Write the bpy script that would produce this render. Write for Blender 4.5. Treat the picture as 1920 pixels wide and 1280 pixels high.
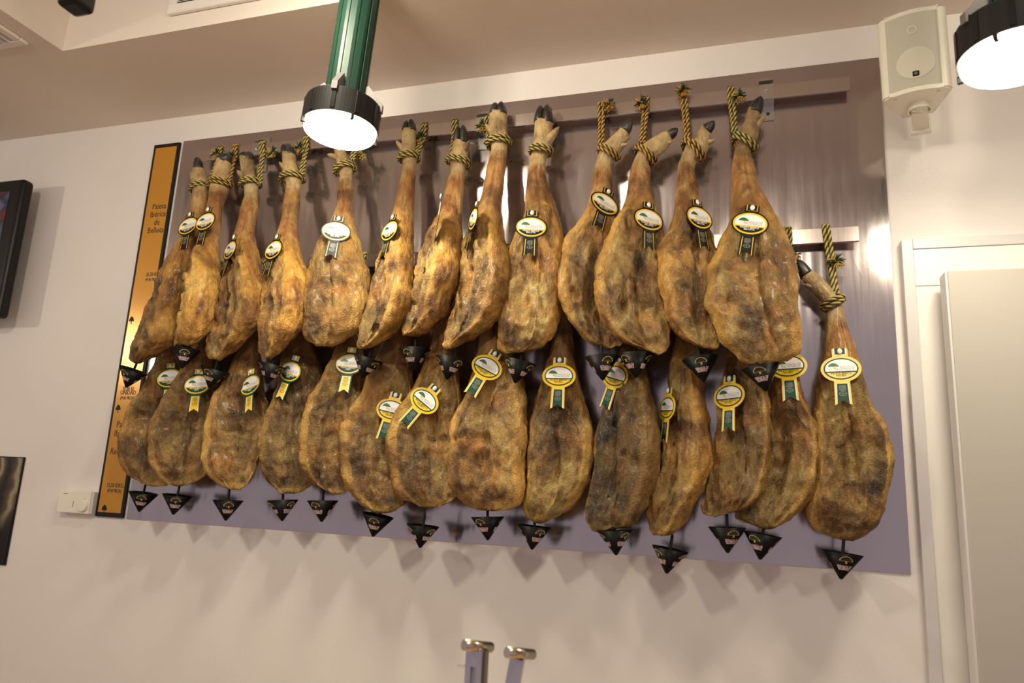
import bpy, bmesh, math, random
import numpy as np
from mathutils import Vector, Matrix, Euler
from mathutils.bvhtree import BVHTree

random.seed(7)
for o in list(bpy.data.objects):
    bpy.data.objects.remove(o)
SC = bpy.context.scene
COL = SC.collection
PI = math.pi

# ------------------------------------------------------------------ camera
CAM_D, CAM_Z, FPX = 2.15, 1.65, 1367.47        # distance to the wall, eye height, focal length in px of a 1920 px frame
RC = np.array([[0.954002668, 0.296028017, 0.047395378],
               [-0.016823733, 0.210704276, -0.977405070],
               [-0.299325694, 0.931649677, 0.205992737]])   # camera right / down / forward axes in the room
cd = bpy.data.cameras.new('camera')
cam = bpy.data.objects.new('camera', cd)
COL.objects.link(cam)
cd.sensor_width = 36.0
cd.lens = FPX / 1920 * 36
cd.clip_start = 0.02
cd.dof.use_dof = True
cd.dof.focus_distance = 2.35
cd.dof.aperture_fstop = 4.0
M = Matrix.Identity(4)
for i in range(3):
    M[i][0], M[i][1], M[i][2] = RC[0][i], -RC[1][i], -RC[2][i]
M.translation = (0, -CAM_D, CAM_Z)
cam.matrix_world = M
SC.camera = cam

# ------------------------------------------------------------------ world, lights, exposure
SC.view_settings.view_transform = 'Standard'
SC.view_settings.look = 'None'
SC.view_settings.exposure = -0.08
SC.view_settings.gamma = 1.0
SC.view_settings.use_curve_mapping = False
wd = bpy.data.worlds.new('shop_air')
SC.world = wd
wd.use_nodes = True
wd.node_tree.nodes['Background'].inputs[0].default_value = (1.0, 0.91, 1.0, 1)
wd.node_tree.nodes['Background'].inputs[1].default_value = 0.42


def area_light(name, loc, power, color, size, target=None, spread=None):
    l = bpy.data.lights.new(name, 'AREA')
    l.shape = 'DISK'
    l.size = size
    l.energy = power
    l.color = color
    if spread:
        l.spread = math.radians(spread)
    o = bpy.data.objects.new(name, l)
    COL.objects.link(o)
    o.location = loc
    d = Vector(target if target else (loc[0], loc[1], 0)) - Vector(loc)
    o.rotation_euler = d.to_track_quat('-Z', 'Y').to_euler()
    return o


LAMPC = (1.0, 0.915, 0.70)
LAMP_EMIT = 90.0
# lamps read from reflections and shadows, then three added fills, all outside the frame
area_light('unseen_light', (-4.55, -2.35, 2.62), 16, LAMPC, 0.16, (-2.7, 0, 1.7))
area_light('unseen_light', (-1.03, -0.90, 3.02), 8, LAMPC, 0.12, (-1.03, -0.1, 1.6))
area_light('unseen_light', (-0.47, -1.02, 3.00), 1.6, LAMPC, 0.12, (-0.47, 0, 1.8))
area_light('unseen_light', (0.66, -0.75, 2.98), 2.2, LAMPC, 0.12, (0.6, 0, 2.3))  # added to brighten the wall beside the steel sheet
area_light('unseen_light', (-1.60, -2.05, 2.95), 15, LAMPC, 0.18, (-1.3, 0, 1.2))  # added fill for the lower wall
area_light('unseen_light', (0.10, -2.05, 2.95), 10, LAMPC, 0.18, (-0.3, 0, 1.2))  # second added fill, aimed low at the wall

# ------------------------------------------------------------------ helpers


def survey(px, py, d):
    """a spot of the photograph taken to room coordinates: the place d metres out from the back wall (the plane y = 0)"""
    r = RC.T @ np.array([(px - 960) / FPX, (py - 640) / FPX, 1.0])
    t = (CAM_D - d) / r[1]
    return Vector((r[0] * t, -d, CAM_Z + r[2] * t))


def tag(o, label=None, cat=None, group=None, kind=None):
    if label: o['label'] = label
    if cat: o['category'] = cat
    if group: o['group'] = group
    if kind: o['kind'] = kind
    return o


def empty(name, loc=(0, 0, 0), label=None, cat=None, group=None):
    o = bpy.data.objects.new(name, None)
    COL.objects.link(o)
    o.location = loc
    o.empty_display_size = 0.05
    return tag(o, label, cat, group)


def link_mesh(name, me, parent=None, mats=(), smooth=False):
    for m in mats:
        me.materials.append(m)
    if smooth:
        me.polygons.foreach_set('use_smooth', [True] * len(me.polygons))
    o = bpy.data.objects.new(name, me)
    COL.objects.link(o)
    if parent is not None:
        o.parent = parent
    return o


def from_data(name, verts, faces, mats, parent=None, smooth=False, midx=None):
    me = bpy.data.meshes.new(name)
    me.from_pydata([tuple(v) for v in verts], [], faces)
    if midx is not None:
        me.polygons.foreach_set('material_index', midx)
    me.update()
    return link_mesh(name, me, parent, mats, smooth)


def obj(name, bm, mat, parent=None, smooth=False):
    bmesh.ops.recalc_face_normals(bm, faces=bm.faces)
    me = bpy.data.meshes.new(name)
    bm.to_mesh(me)
    bm.free()
    return link_mesh(name, me, parent, [mat] if mat else [], smooth)


def add_box(bm, c, s, rot=None, bevel=0.0, seg=2):
    m = Matrix.Translation(c) @ (rot.to_matrix().to_4x4() if rot is not None else Matrix.Identity(4)) @ Matrix.Diagonal((s[0], s[1], s[2], 1))
    r = bmesh.ops.create_cube(bm, size=1, matrix=m)
    if bevel:
        es = list({e for v in r['verts'] for e in v.link_edges})
        bmesh.ops.bevel(bm, geom=es, offset=bevel, segments=seg, affect='EDGES', profile=0.5)
    return bm


def box(name, lo, hi, mat, parent=None, bevel=0.0):
    bm = bmesh.new()
    c = [(a + b) / 2 for a, b in zip(lo, hi)]
    s = [abs(b - a) for a, b in zip(lo, hi)]
    add_box(bm, c, s, None, bevel)
    return obj(name, bm, mat, parent)


def add_cyl(bm, p0, p1, r0, r1=None, seg=24, caps=True):
    p0, p1 = Vector(p0), Vector(p1)
    r1 = r0 if r1 is None else r1
    d = p1 - p0
    m = Matrix.Translation((p0 + p1) / 2) @ d.to_track_quat('Z', 'Y').to_matrix().to_4x4()
    bmesh.ops.create_cone(bm, cap_ends=caps, segments=seg, radius1=r0, radius2=r1, depth=d.length, matrix=m)
    return bm


def lathe(bm, prof, seg=48, mat=Matrix.Identity(4)):
    rings = []
    for r, z in prof:
        if r < 1e-6:
            rings.append([bm.verts.new(mat @ Vector((0, 0, z)))])
        else:
            rings.append([bm.verts.new(mat @ Vector((r * math.cos(2 * PI * k / seg), r * math.sin(2 * PI * k / seg), z))) for k in range(seg)])
    for a, b in zip(rings, rings[1:]):
        for k in range(seg):
            k2 = (k + 1) % seg
            if len(a) == 1 and len(b) == 1: continue
            if len(a) == 1: bm.faces.new((a[0], b[k], b[k2]))
            elif len(b) == 1: bm.faces.new((a[k], b[0], a[k2]))
            else: bm.faces.new((a[k], b[k], b[k2], a[k2]))
    return bm


def plate(pts, z0, z1, bm=None):
    """a thin flat plate of any outline in the local XY plane"""
    bm = bm or bmesh.new()
    lo = [bm.verts.new((x, y, z0)) for x, y in pts]
    hi = [bm.verts.new((x, y, z1)) for x, y in pts]
    n = len(pts)
    bm.faces.new(lo[::-1])
    bm.faces.new(hi)
    for k in range(n):
        bm.faces.new((lo[k], lo[(k + 1) % n], hi[(k + 1) % n], hi[k]))
    return bm


def text_data(body, size, align='CENTER', bold=0.0, spacing=0.9, sx=1.0):
    """lettering as a flat mesh in the local XY plane"""
    cu = bpy.data.curves.new('lettering', 'FONT')
    cu.body = body
    cu.size = size
    cu.align_x = align
    cu.align_y = 'CENTER'
    cu.space_line = spacing
    cu.offset = bold
    cu.resolution_u = 2
    o = bpy.data.objects.new('lettering', cu)
    COL.objects.link(o)
    dg = bpy.context.evaluated_depsgraph_get()
    me = bpy.data.meshes.new_from_object(o.evaluated_get(dg))
    bpy.data.objects.remove(o)
    bpy.data.curves.remove(cu)
    me.name = 'lettering'
    me.materials.clear()
    for v in me.vertices:
        v.co.x *= sx
    return me


def pchip(t, y, tt):
    t, y = np.asarray(t, float), np.asarray(y, float)
    h = np.diff(t)
    d = np.diff(y) / h
    m = np.zeros(len(t))
    for i in range(1, len(t) - 1):
        if d[i - 1] * d[i] > 0:
            w1, w2 = 2 * h[i] + h[i - 1], h[i] + 2 * h[i - 1]
            m[i] = (w1 + w2) / (w1 / d[i - 1] + w2 / d[i])
    m[0], m[-1] = d[0], d[-1]
    k = np.clip(np.searchsorted(t, tt) - 1, 0, len(h) - 1)
    s = (tt - t[k]) / h[k]
    return ((2 * s**3 - 3 * s**2 + 1) * y[k] + (s**3 - 2 * s**2 + s) * h[k] * m[k]
            + (-2 * s**3 + 3 * s**2) * y[k + 1] + (s**3 - s**2) * h[k] * m[k + 1])


_rng = np.random.RandomState(3)
_TAB = _rng.rand(32, 32, 32) * 2 - 1


def vnoise(p):
    i = np.floor(p).astype(int)
    f = p - i
    f = f * f * f * (f * (f * 6 - 15) + 10)
    i0, i1 = i % 32, (i + 1) % 32
    r = 0
    for a in (0, 1):
        xa, wx = (i1[:, 0], f[:, 0]) if a else (i0[:, 0], 1 - f[:, 0])
        for b in (0, 1):
            yb, wy = (i1[:, 1], f[:, 1]) if b else (i0[:, 1], 1 - f[:, 1])
            for c in (0, 1):
                zc, wz = (i1[:, 2], f[:, 2]) if c else (i0[:, 2], 1 - f[:, 2])
                r = r + wx * wy * wz * _TAB[xa, yb, zc]
    return r


def fbm(p, n=3):
    r, a = 0, 1.0
    for k in range(n):
        r = r + a * vnoise(p * (2.03 ** k) + 7.3 * k)
        a *= 0.5
    return r


def sstep(a, b, x):
    t = np.clip((x - a) / (b - a), 0, 1)
    return t * t * (3 - 2 * t)

# ------------------------------------------------------------------ materials


def mat(name, color, rough=0.5, metal=0.0, **kw):
    m = bpy.data.materials.new(name)
    m.use_nodes = True
    b = m.node_tree.nodes['Principled BSDF']
    b.inputs['Base Color'].default_value = (*color, 1)
    b.inputs['Roughness'].default_value = rough
    b.inputs['Metallic'].default_value = metal
    for k, v in kw.items():
        b.inputs[k.replace('_', ' ')].default_value = v
    return m


class NT:
    def __init__(self, m):
        self.t = m.node_tree
        self.b = self.t.nodes['Principled BSDF']

    def n(self, kind, **kw):
        x = self.t.nodes.new(kind)
        for k, v in kw.items():
            setattr(x, k, v)
        return x

    def l(self, a, b):
        self.t.links.new(a, b)

    def noise(self, vec, scale, detail=4, rough=0.55, dist=0.0):
        x = self.n('ShaderNodeTexNoise')
        x.inputs['Scale'].default_value = scale
        x.inputs['Detail'].default_value = detail
        x.inputs['Roughness'].default_value = rough
        x.inputs['Distortion'].default_value = dist
        if vec is not None: self.l(vec, x.inputs['Vector'])
        return x.outputs['Fac']

    def ramp(self, fac, stops):
        x = self.n('ShaderNodeValToRGB')
        e = x.color_ramp.elements
        while len(e) < len(stops): e.new(0.5)
        for q, (p, c) in zip(e, stops):
            q.position = p
            q.color = (*c, 1) if len(c) == 3 else c
        self.l(fac, x.inputs['Fac'])
        return x.outputs['Color']

    def mix(self, fac, a, b, mode='MIX'):
        x = self.n('ShaderNodeMix', data_type='RGBA', blend_type=mode)
        for s, v in ((x.inputs[0], fac), (x.inputs[6], a), (x.inputs[7], b)):
            if hasattr(v, 'links'): self.l(v, s)
            elif isinstance(v, (int, float)): s.default_value = v
            else: s.default_value = (*v, 1)
        return x.outputs[2]

    def math(self, op, a, b=0.0, c=0.0):
        x = self.n('ShaderNodeMath', operation=op)
        for s, v in zip(x.inputs, (a, b, c)):
            if hasattr(v, 'links'): self.l(v, s)
            else: s.default_value = v
        return x.outputs[0]

    def mapping(self, vec, scale=(1, 1, 1), loc=(0, 0, 0)):
        x = self.n('ShaderNodeMapping')
        x.inputs['Scale'].default_value = scale
        x.inputs['Location'].default_value = loc
        self.l(vec, x.inputs['Vector'])
        return x.outputs[0]

    def bump(self, h, strength, dist):
        x = self.n('ShaderNodeBump')
        x.inputs['Strength'].default_value = strength
        x.inputs['Distance'].default_value = dist
        self.l(h, x.inputs['Height'])
        self.l(x.outputs[0], self.b.inputs['Normal'])


def plaster(name, col, bump=0.12):
    m = mat(name, col, 0.7)
    t = NT(m)
    co = t.n('ShaderNodeTexCoord').outputs['Object']
    n = t.noise(co, 1.7, 3)
    c2 = tuple(v * 0.95 for v in col)
    t.l(t.ramp(n, [(0.35, c2), (0.65, col)]), t.b.inputs['Base Color'])
    t.bump(t.noise(co, 130, 3), bump, 0.002)
    return m


M_WALL = plaster('painted_wall', (0.80, 0.735, 0.705))
M_CEIL = plaster('painted_ceiling', (0.80, 0.71, 0.63))
M_FLOOR = plaster('floor_tile', (0.60, 0.42, 0.26))
M_WHITE = mat('white_lacquer', (0.80, 0.75, 0.70), 0.35)
M_LEAF = mat('door_leaf_paint', (0.45, 0.41, 0.365), 0.4)
M_GREYTRIM = mat('pale_grey_trim', (0.62, 0.58, 0.57), 0.35)
M_PLASTIC = mat('cream_plastic', (0.80, 0.75, 0.64), 0.35)
M_GRILLE = mat('speaker_grille', (0.74, 0.69, 0.58), 0.6)
M_GRILLE2 = mat('speaker_cone_shade', (0.66, 0.61, 0.50), 0.6)
M_BLACK = mat('black_plastic', (0.008, 0.0075, 0.0075), 0.3, Specular_IOR_Level=0.25)
M_MATBLACK = mat('black_matt', (0.010, 0.009, 0.008), 0.5, Specular_IOR_Level=0.25)
M_CHROME = mat('chrome', (0.8, 0.79, 0.78), 0.12, 1.0)
M_GALV = mat('grey_clip', (0.15, 0.13, 0.125), 0.5, 0.1)
M_DGREEN_ENAMEL = mat('green_enamel', (0.002, 0.034, 0.018), 0.48)
M_WOOD = mat('counter_wood', (0.52, 0.34, 0.18), 0.4)
M_VOID = mat('dark_void', (0.02, 0.018, 0.016), 0.8)  # near-black colour standing in for the dark inside grilles and screw holes


def steel(name, col, rough, wav=0.0):
    m = mat(name, col, rough, 1.0)
    t = NT(m)
    co = t.n('ShaderNodeTexCoord').outputs['Object']
    st = t.noise(t.mapping(co, (60, 60, 1.2)), 6, 3)
    sm = t.noise(co, 3.0, 5, 0.6, 0.8)
    r = t.math('ADD', t.math('MULTIPLY', st, 0.06), t.math('MULTIPLY', sm, 0.12))
    t.l(t.math('ADD', r, rough - 0.09), t.b.inputs['Roughness'])
    if wav:
        t.bump(t.noise(t.mapping(co, (1, 1, 0.16)), 6.0, 3), 1.0, wav)
    t.b.inputs['Metallic'].default_value = 0.93
    return m


M_PANEL = steel('brushed_steel_panel', (0.50, 0.43, 0.425), 0.165, 0.006)
M_RAIL = steel('steel_rail', (0.54, 0.465, 0.43), 0.22)
M_PLATE = steel('steel_bracket', (0.55, 0.52, 0.50), 0.2)


def ham_material():
    m = mat('cured_ham', (0.4, 0.25, 0.1), 0.45)
    t = NT(m)
    co = t.n('ShaderNodeTexCoord').outputs['Object']
    tone = t.n('ShaderNodeAttribute', attribute_type='OBJECT', attribute_name='tone').outputs['Fac']
    seed = t.n('ShaderNodeObjectInfo').outputs['Random']
    off = t.n('ShaderNodeCombineXYZ')
    t.l(t.math('MULTIPLY', seed, 37.0), off.inputs[0])
    t.l(t.math('MULTIPLY', seed, 91.0), off.inputs[2])
    va = t.n('ShaderNodeVectorMath', operation='ADD')
    t.l(co, va.inputs[0]); t.l(off.outputs[0], va.inputs[1])
    P = va.outputs[0]
    zone = t.n('ShaderNodeAttribute', attribute_name='zone').outputs['Color']
    sep = t.n('ShaderNodeSeparateColor')
    t.l(zone, sep.inputs[0])
    face, rim, shank = sep.outputs[0], sep.outputs[1], sep.outputs[2]
    foot = t.n('ShaderNodeAttribute', attribute_name='foot').outputs['Fac']
    PS = t.mapping(P, (1, 1, 0.45))
    # rind and fat: golden orange with brown streaks
    rind = t.ramp(t.noise(PS, 14, 6, 0.62, 0.6), [(0.30, (0.13, 0.052, 0.012)), (0.42, (0.34, 0.145, 0.024)), (0.54, (0.52, 0.265, 0.042)), (0.72, (0.62, 0.40, 0.11))])
    # cut meat face: olive tan, mould grey and dark brown
    f1 = t.ramp(t.noise(PS, 11, 8, 0.66, 0.9), [(0.33, (0.040, 0.018, 0.005)), (0.43, (0.160, 0.082, 0.021)), (0.53, (0.315, 0.188, 0.050)), (0.68, (0.47, 0.330, 0.105))])
    mould = t.ramp(t.noise(P, 26, 6, 0.7), [(0.52, (0, 0, 0)), (0.66, (1, 1, 1))])
    warm = t.ramp(t.noise(P, 8.5, 4, 0.6, 0.8), [(0.46, (0, 0, 0)), (0.62, (1, 1, 1))])
    f1 = t.mix(t.math('MULTIPLY', warm, 0.75), f1, t.ramp(t.noise(PS, 40, 5), [(0.3, (0.20, 0.075, 0.014)), (0.6, (0.47, 0.215, 0.042)), (0.8, (0.56, 0.33, 0.09))]))
    f2 = t.mix(t.math('MULTIPLY', mould, 0.32), f1, (0.24, 0.18, 0.075))
    # shank: red brown to tan
    sh = t.ramp(t.noise(t.mapping(P, (1, 1, 0.3)), 22, 5, 0.6), [(0.30, (0.15, 0.050, 0.014)), (0.46, (0.38, 0.165, 0.046)), (0.60, (0.52, 0.30, 0.10)), (0.75, (0.58, 0.39, 0.17))])
    ft = t.ramp(t.noise(P, 30, 5), [(0.35, (0.42, 0.265, 0.11)), (0.6, (0.59, 0.425, 0.205))])
    # ragged border between face and rind
    edge = t.math('ADD', face, t.math('MULTIPLY', t.math('SUBTRACT', t.noise(P, 24, 5), 0.5), 1.7))
    fm = t.ramp(edge, [(0.42, (0, 0, 0)), (0.58, (1, 1, 1))])
    c = t.mix(fm, rind, f2)
    c = t.mix(t.math('MULTIPLY', rim, t.noise(P, 18, 4)), c, (0.58, 0.36, 0.095))
    c = t.mix(shank, c, sh)
    c = t.mix(foot, c, ft)
    # specks
    sp = t.ramp(t.noise(P, 150, 3, 0.6), [(0.64, (0, 0, 0)), (0.70, (1, 1, 1))])
    spm = t.math('MULTIPLY', sp, t.math('SUBTRACT', 0.6, t.math('MULTIPLY', foot, 0.5)))
    c = t.mix(spm, c, (0.055, 0.04, 0.022))
    dk = t.ramp(t.noise(P, 6.5, 5, 0.6, 0.7), [(0.37, (0.30, 0.23, 0.19)), (0.53, (1, 1, 1))])
    c = t.mix(0.85, c, dk, 'MULTIPLY')
    tc = t.n('ShaderNodeCombineColor')
    for k in range(3): t.l(tone, tc.inputs[k])
    c = t.mix(1.0, c, tc.outputs[0], 'MULTIPLY')
    t.l(c, t.b.inputs['Base Color'])
    t.l(t.math('ADD', 0.34, t.math('MULTIPLY', t.noise(P, 24, 4), 0.36)), t.b.inputs['Roughness'])
    t.b.inputs['Coat Weight'].default_value = 0.15
    t.b.inputs['Coat Roughness'].default_value = 0.22
    rd = t.n('ShaderNodeTexNoise', noise_type='RIDGED_MULTIFRACTAL')
    rd.inputs['Scale'].default_value = 34
    rd.inputs['Detail'].default_value = 5
    rd.inputs['Distortion'].default_value = 0.7
    t.l(PS, rd.inputs['Vector'])
    h = t.math('ADD', t.noise(PS, 75, 6, 0.65, 0.5), t.math('MULTIPLY', t.noise(P, 240, 3), 0.35))
    h = t.math('SUBTRACT', h, t.math('MULTIPLY', rd.outputs['Fac'], t.math('MULTIPLY', t.math('SUBTRACT', 1.0, foot), 0.22)))
    t.bump(h, 1.0, 0.012)
    return m


M_HAM = ham_material()
M_HOOF = mat('hoof_horn', (0.022, 0.018, 0.016), 0.35)
t_ = NT(M_HOOF)
t_.l(t_.ramp(t_.noise(t_.mapping(t_.n('ShaderNodeTexCoord').outputs['Object'], (1, 1, 0.3)), 60, 4), [(0.4, (0.014, 0.012, 0.011)), (0.7, (0.06, 0.05, 0.042))]), t_.b.inputs['Base Color'])


def fibre(name, col):
    m = mat(name, col, 0.75)
    t = NT(m)
    co = t.n('ShaderNodeTexCoord').outputs['Object']
    t.l(t.ramp(t.noise(co, 400, 2), [(0.3, tuple(v * 0.6 for v in col)), (0.7, col)]), t.b.inputs['Base Color'])
    return m


M_ROPE_Y = fibre('rope_yellow', (0.66, 0.43, 0.10))
M_ROPE_O = fibre('rope_orange', (0.72, 0.34, 0.055))
M_ROPE_G = fibre('rope_green', (0.012, 0.045, 0.022))

M_TBLACK = mat('tag_black', (0.008, 0.0075, 0.007), 0.42, Specular_IOR_Level=0.2)
M_TGREEN = mat('tag_green', (0.008, 0.055, 0.027), 0.4, Specular_IOR_Level=0.25)
M_TYELLOW = mat('tag_yellow', (0.80, 0.50, 0.02), 0.3)
M_TWHITE = mat('tag_white', (0.82, 0.78, 0.76), 0.3)
M_TGREY = mat('tag_grey', (0.25, 0.24, 0.23), 0.4)
M_TLEAF = mat('tag_leaf_green', (0.012, 0.12, 0.035), 0.35)
M_CONE = mat('cone_black', (0.007, 0.006, 0.0055), 0.40, Specular_IOR_Level=0.09)
M_CONEPRINT = mat('cone_print', (0.74, 0.56, 0.55), 0.45)
M_CONELINE = mat('cone_outline', (0.72, 0.48, 0.28), 0.45)
M_CONELEAF = mat('cone_leaf', (0.010, 0.030, 0.012), 0.4)

M_GOLD = mat('gold_board', (0.60, 0.275, 0.032), 0.22, 0.25)
M_GOLDTXT = mat('board_lettering', (0.05, 0.025, 0.01), 0.5)

# ------------------------------------------------------------------ the room
XL, XR, YF = -7.0, 5.0, -4.6
ZS, ZT = 3.074, 3.52                # soffit, raised ceiling
CX, CY = -2.215, -0.476            # corner of the raised part


def struct(o):
    o['kind'] = 'structure'
    return o


struct(box('wall_back', (XL, 0, 0), (XR, 0.12, ZT + 0.1), M_WALL))
struct(box('floor', (XL, YF, -0.1), (XR, 0, 0), M_FLOOR))
struct(box('wall_left', (XL - 0.12, YF, 0), (XL, 0.12, ZT + 0.1), M_WALL))
struct(box('wall_right', (XR, YF, 0), (XR + 0.12, 0.12, ZT + 0.1), M_WALL))
cl = struct(box('ceiling', (CX, YF, ZT), (XR, CY, ZT + 0.1), M_CEIL))
bm = bmesh.new()
add_box(bm, ((XL + XR) / 2, CY / 2, (ZS + ZT) / 2), (XR - XL, -CY, ZT - ZS))
obj('soffit_rear', bm, M_CEIL, cl)
bm = bmesh.new()
add_box(bm, ((XL + CX) / 2, (YF + CY) / 2, (ZS + ZT) / 2), (CX - XL, CY - YF, ZT - ZS))
obj('soffit_side', bm, M_CEIL, cl)

# door in the back wall at the right: grey-edged architrave with mitred corner, sliding leaf in front
dr = struct(empty('door_1'))
X0, ZTOP = 0.424, 2.385
bw, iw = 0.028, 0.105
for nm, lo, hi, mt in (
        ('edge_strip', (X0, -0.030, 0.0), (X0 + bw, -0.001, ZTOP), M_GREYTRIM),
        ('edge_strip', (X0 + bw, -0.030, ZTOP - bw), (1.62, -0.001, ZTOP), M_GREYTRIM),
        ('architrave', (X0 + bw, -0.026, 0.0), (X0 + bw + iw, -0.001, ZTOP - bw - iw), M_WHITE),
        ('architrave', (X0 + bw, -0.026, ZTOP - bw - iw + 0.0015), (1.62, -0.001, ZTOP - bw), M_WHITE)):
    box(nm, lo, hi, mt, dr, 0.0015)
LX, LZ = 0.506, 2.262
box('door_leaf', (LX, -0.125, 0.02), (1.60, -0.070, LZ), M_LEAF, dr, 0.002)
box('leaf_edge', (LX - 0.006, -0.123, 0.02), (LX, -0.068, LZ - 0.001), M_GREYTRIM, dr, 0.001)
box('track', (LX + 0.05, -0.070, LZ - 0.10), (1.60, -0.027, LZ - 0.05), M_GREYTRIM, dr)

# air grilles
vent = empty('air_grille', (-1.77, CY - 0.001, 3.13), 'white slatted air grille on the upright face of the raised ceiling', 'vent')
w, h = 0.95, 0.26
bm = bmesh.new()
for c, s in (((w / 2, -0.008, 0.0175), (w, 0.016, 0.035)), ((w / 2, -0.008, h - 0.0175), (w, 0.016, 0.035)),
             ((0.0175, -0.008, h / 2), (0.035, 0.016, h - 0.07)), ((w - 0.0175, -0.008, h / 2), (0.035, 0.016, h - 0.07))):
    add_box(bm, c, s, None, 0.003, 1)
obj('frame', bm, M_WHITE, vent)
box('backing', (0.03, -0.004, 0.03), (w - 0.03, -0.001, h - 0.03), M_VOID, vent)
for k in range(9):
    bm = bmesh.new()
    add_box(bm, (w / 2, -0.010, 0.042 + k * 0.021), (w - 0.07, 0.014, 0.002), Euler((0.6, 0, 0)))
    obj('slat', bm, M_GREYTRIM, vent)
vent = empty('air_grille', (-2.285, -0.545, ZS - 0.001), 'white slatted air grille in the low ceiling beside the raised part', 'vent')
w, h = 0.42, 0.62
bm = bmesh.new()
for c, s in (((-w / 2, -0.015, -0.006), (w, 0.03, 0.012)), ((-w / 2, -h + 0.015, -0.006), (w, 0.03, 0.012)),
             ((-0.015, -h / 2, -0.006), (0.03, h - 0.06, 0.012)), ((-w + 0.015, -h / 2, -0.006), (0.03, h - 0.06, 0.012))):
    add_box(bm, c, s, None, 0.003, 1)
obj('frame', bm, M_WHITE, vent)
box('backing', (-w + 0.02, -h + 0.02, -0.003), (-0.02, -0.02, -0.001), M_VOID, vent)
for k in range(14):
    bm = bmesh.new()
    add_box(bm, (-0.045 - k * 0.0255, -h / 2, -0.008), (0.003, h - 0.06, 0.014), Euler((0, 0.7, 0)))
    obj('slat', bm, M_GREYTRIM, vent)

# counter below the frame
ct = empty('service_counter', (-0.6, -1.05, 0), 'wooden service counter below the ham wall', 'counter')
box('top', (-1.3, -0.33, 1.0), (1.6, 0.33, 1.05), M_WOOD, ct, 0.004)
box('body', (-1.25, -0.30, 0.0), (1.55, 0.30, 1.0), M_WHITE, ct)

# ------------------------------------------------------------------ steel panel and rails
PX0, PX1, PZ0, PZ1 = -2.098, 0.402, 1.503, 2.962
tag(box('steel_panel', (PX0, -0.004, PZ0), (PX1, -0.0005, PZ1), M_PANEL), 'wide brushed stainless steel sheet on the wall behind the hams', 'wall panel')
RZ = {'u': (2.845, 2.889), 'l': (2.383, 2.427)}
for key, x0, x1, lab in (('u', -1.985, 0.315, 'long flat steel hanging rail near the top edge of the steel sheet'),
                         ('l', -1.985, 0.318, 'long flat steel hanging rail halfway down the steel sheet')):
    z0, z1 = RZ[key]
    r = empty('hanging_rail', (x0, -0.03, z0), lab, 'rail')
    box('bar', (0, -0.015, 0), (x1 - x0, -0.006, z1 - z0), M_RAIL, r, 0.001)
    for bx in (0.086, -0.822, -1.71):
        b = bx - x0
        w = 0.021
        bm = bmesh.new()
        add_box(bm, (b, 0.0235, z1 - z0 + 0.030), (2 * w, 0.004, 0.03))
        add_box(bm, (b, 0.004, z1 - z0 + 0.0095), (2 * w, 0.040, 0.003), Euler((-0.42, 0, 0)))
        add_box(bm, (b, -0.0170, (z1 - z0) / 2), (2 * w, 0.003, z1 - z0 + 0.004))
        add_box(bm, (b, 0.0045, -0.0018), (2 * w, 0.043, 0.003))
        add_box(bm, (b, 0.0235, -0.027), (2 * w, 0.004, 0.05))
        bk = obj('bracket', bm, M_PLATE, r)
        bm = bmesh.new()
        add_cyl(bm, (b, -0.0185, (z1 - z0) * 0.55), (b, -0.024, (z1 - z0) * 0.55), 0.005, 0.004, 8)
        obj('bolt', bm, M_CHROME, bk)
        bm = bmesh.new()
        add_cyl(bm, (b + 0.004, 0.0212, -0.030), (b + 0.004, 0.0195, -0.030), 0.005, 0.005, 10)
        obj('screw_hole', bm, M_VOID, bk)

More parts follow.
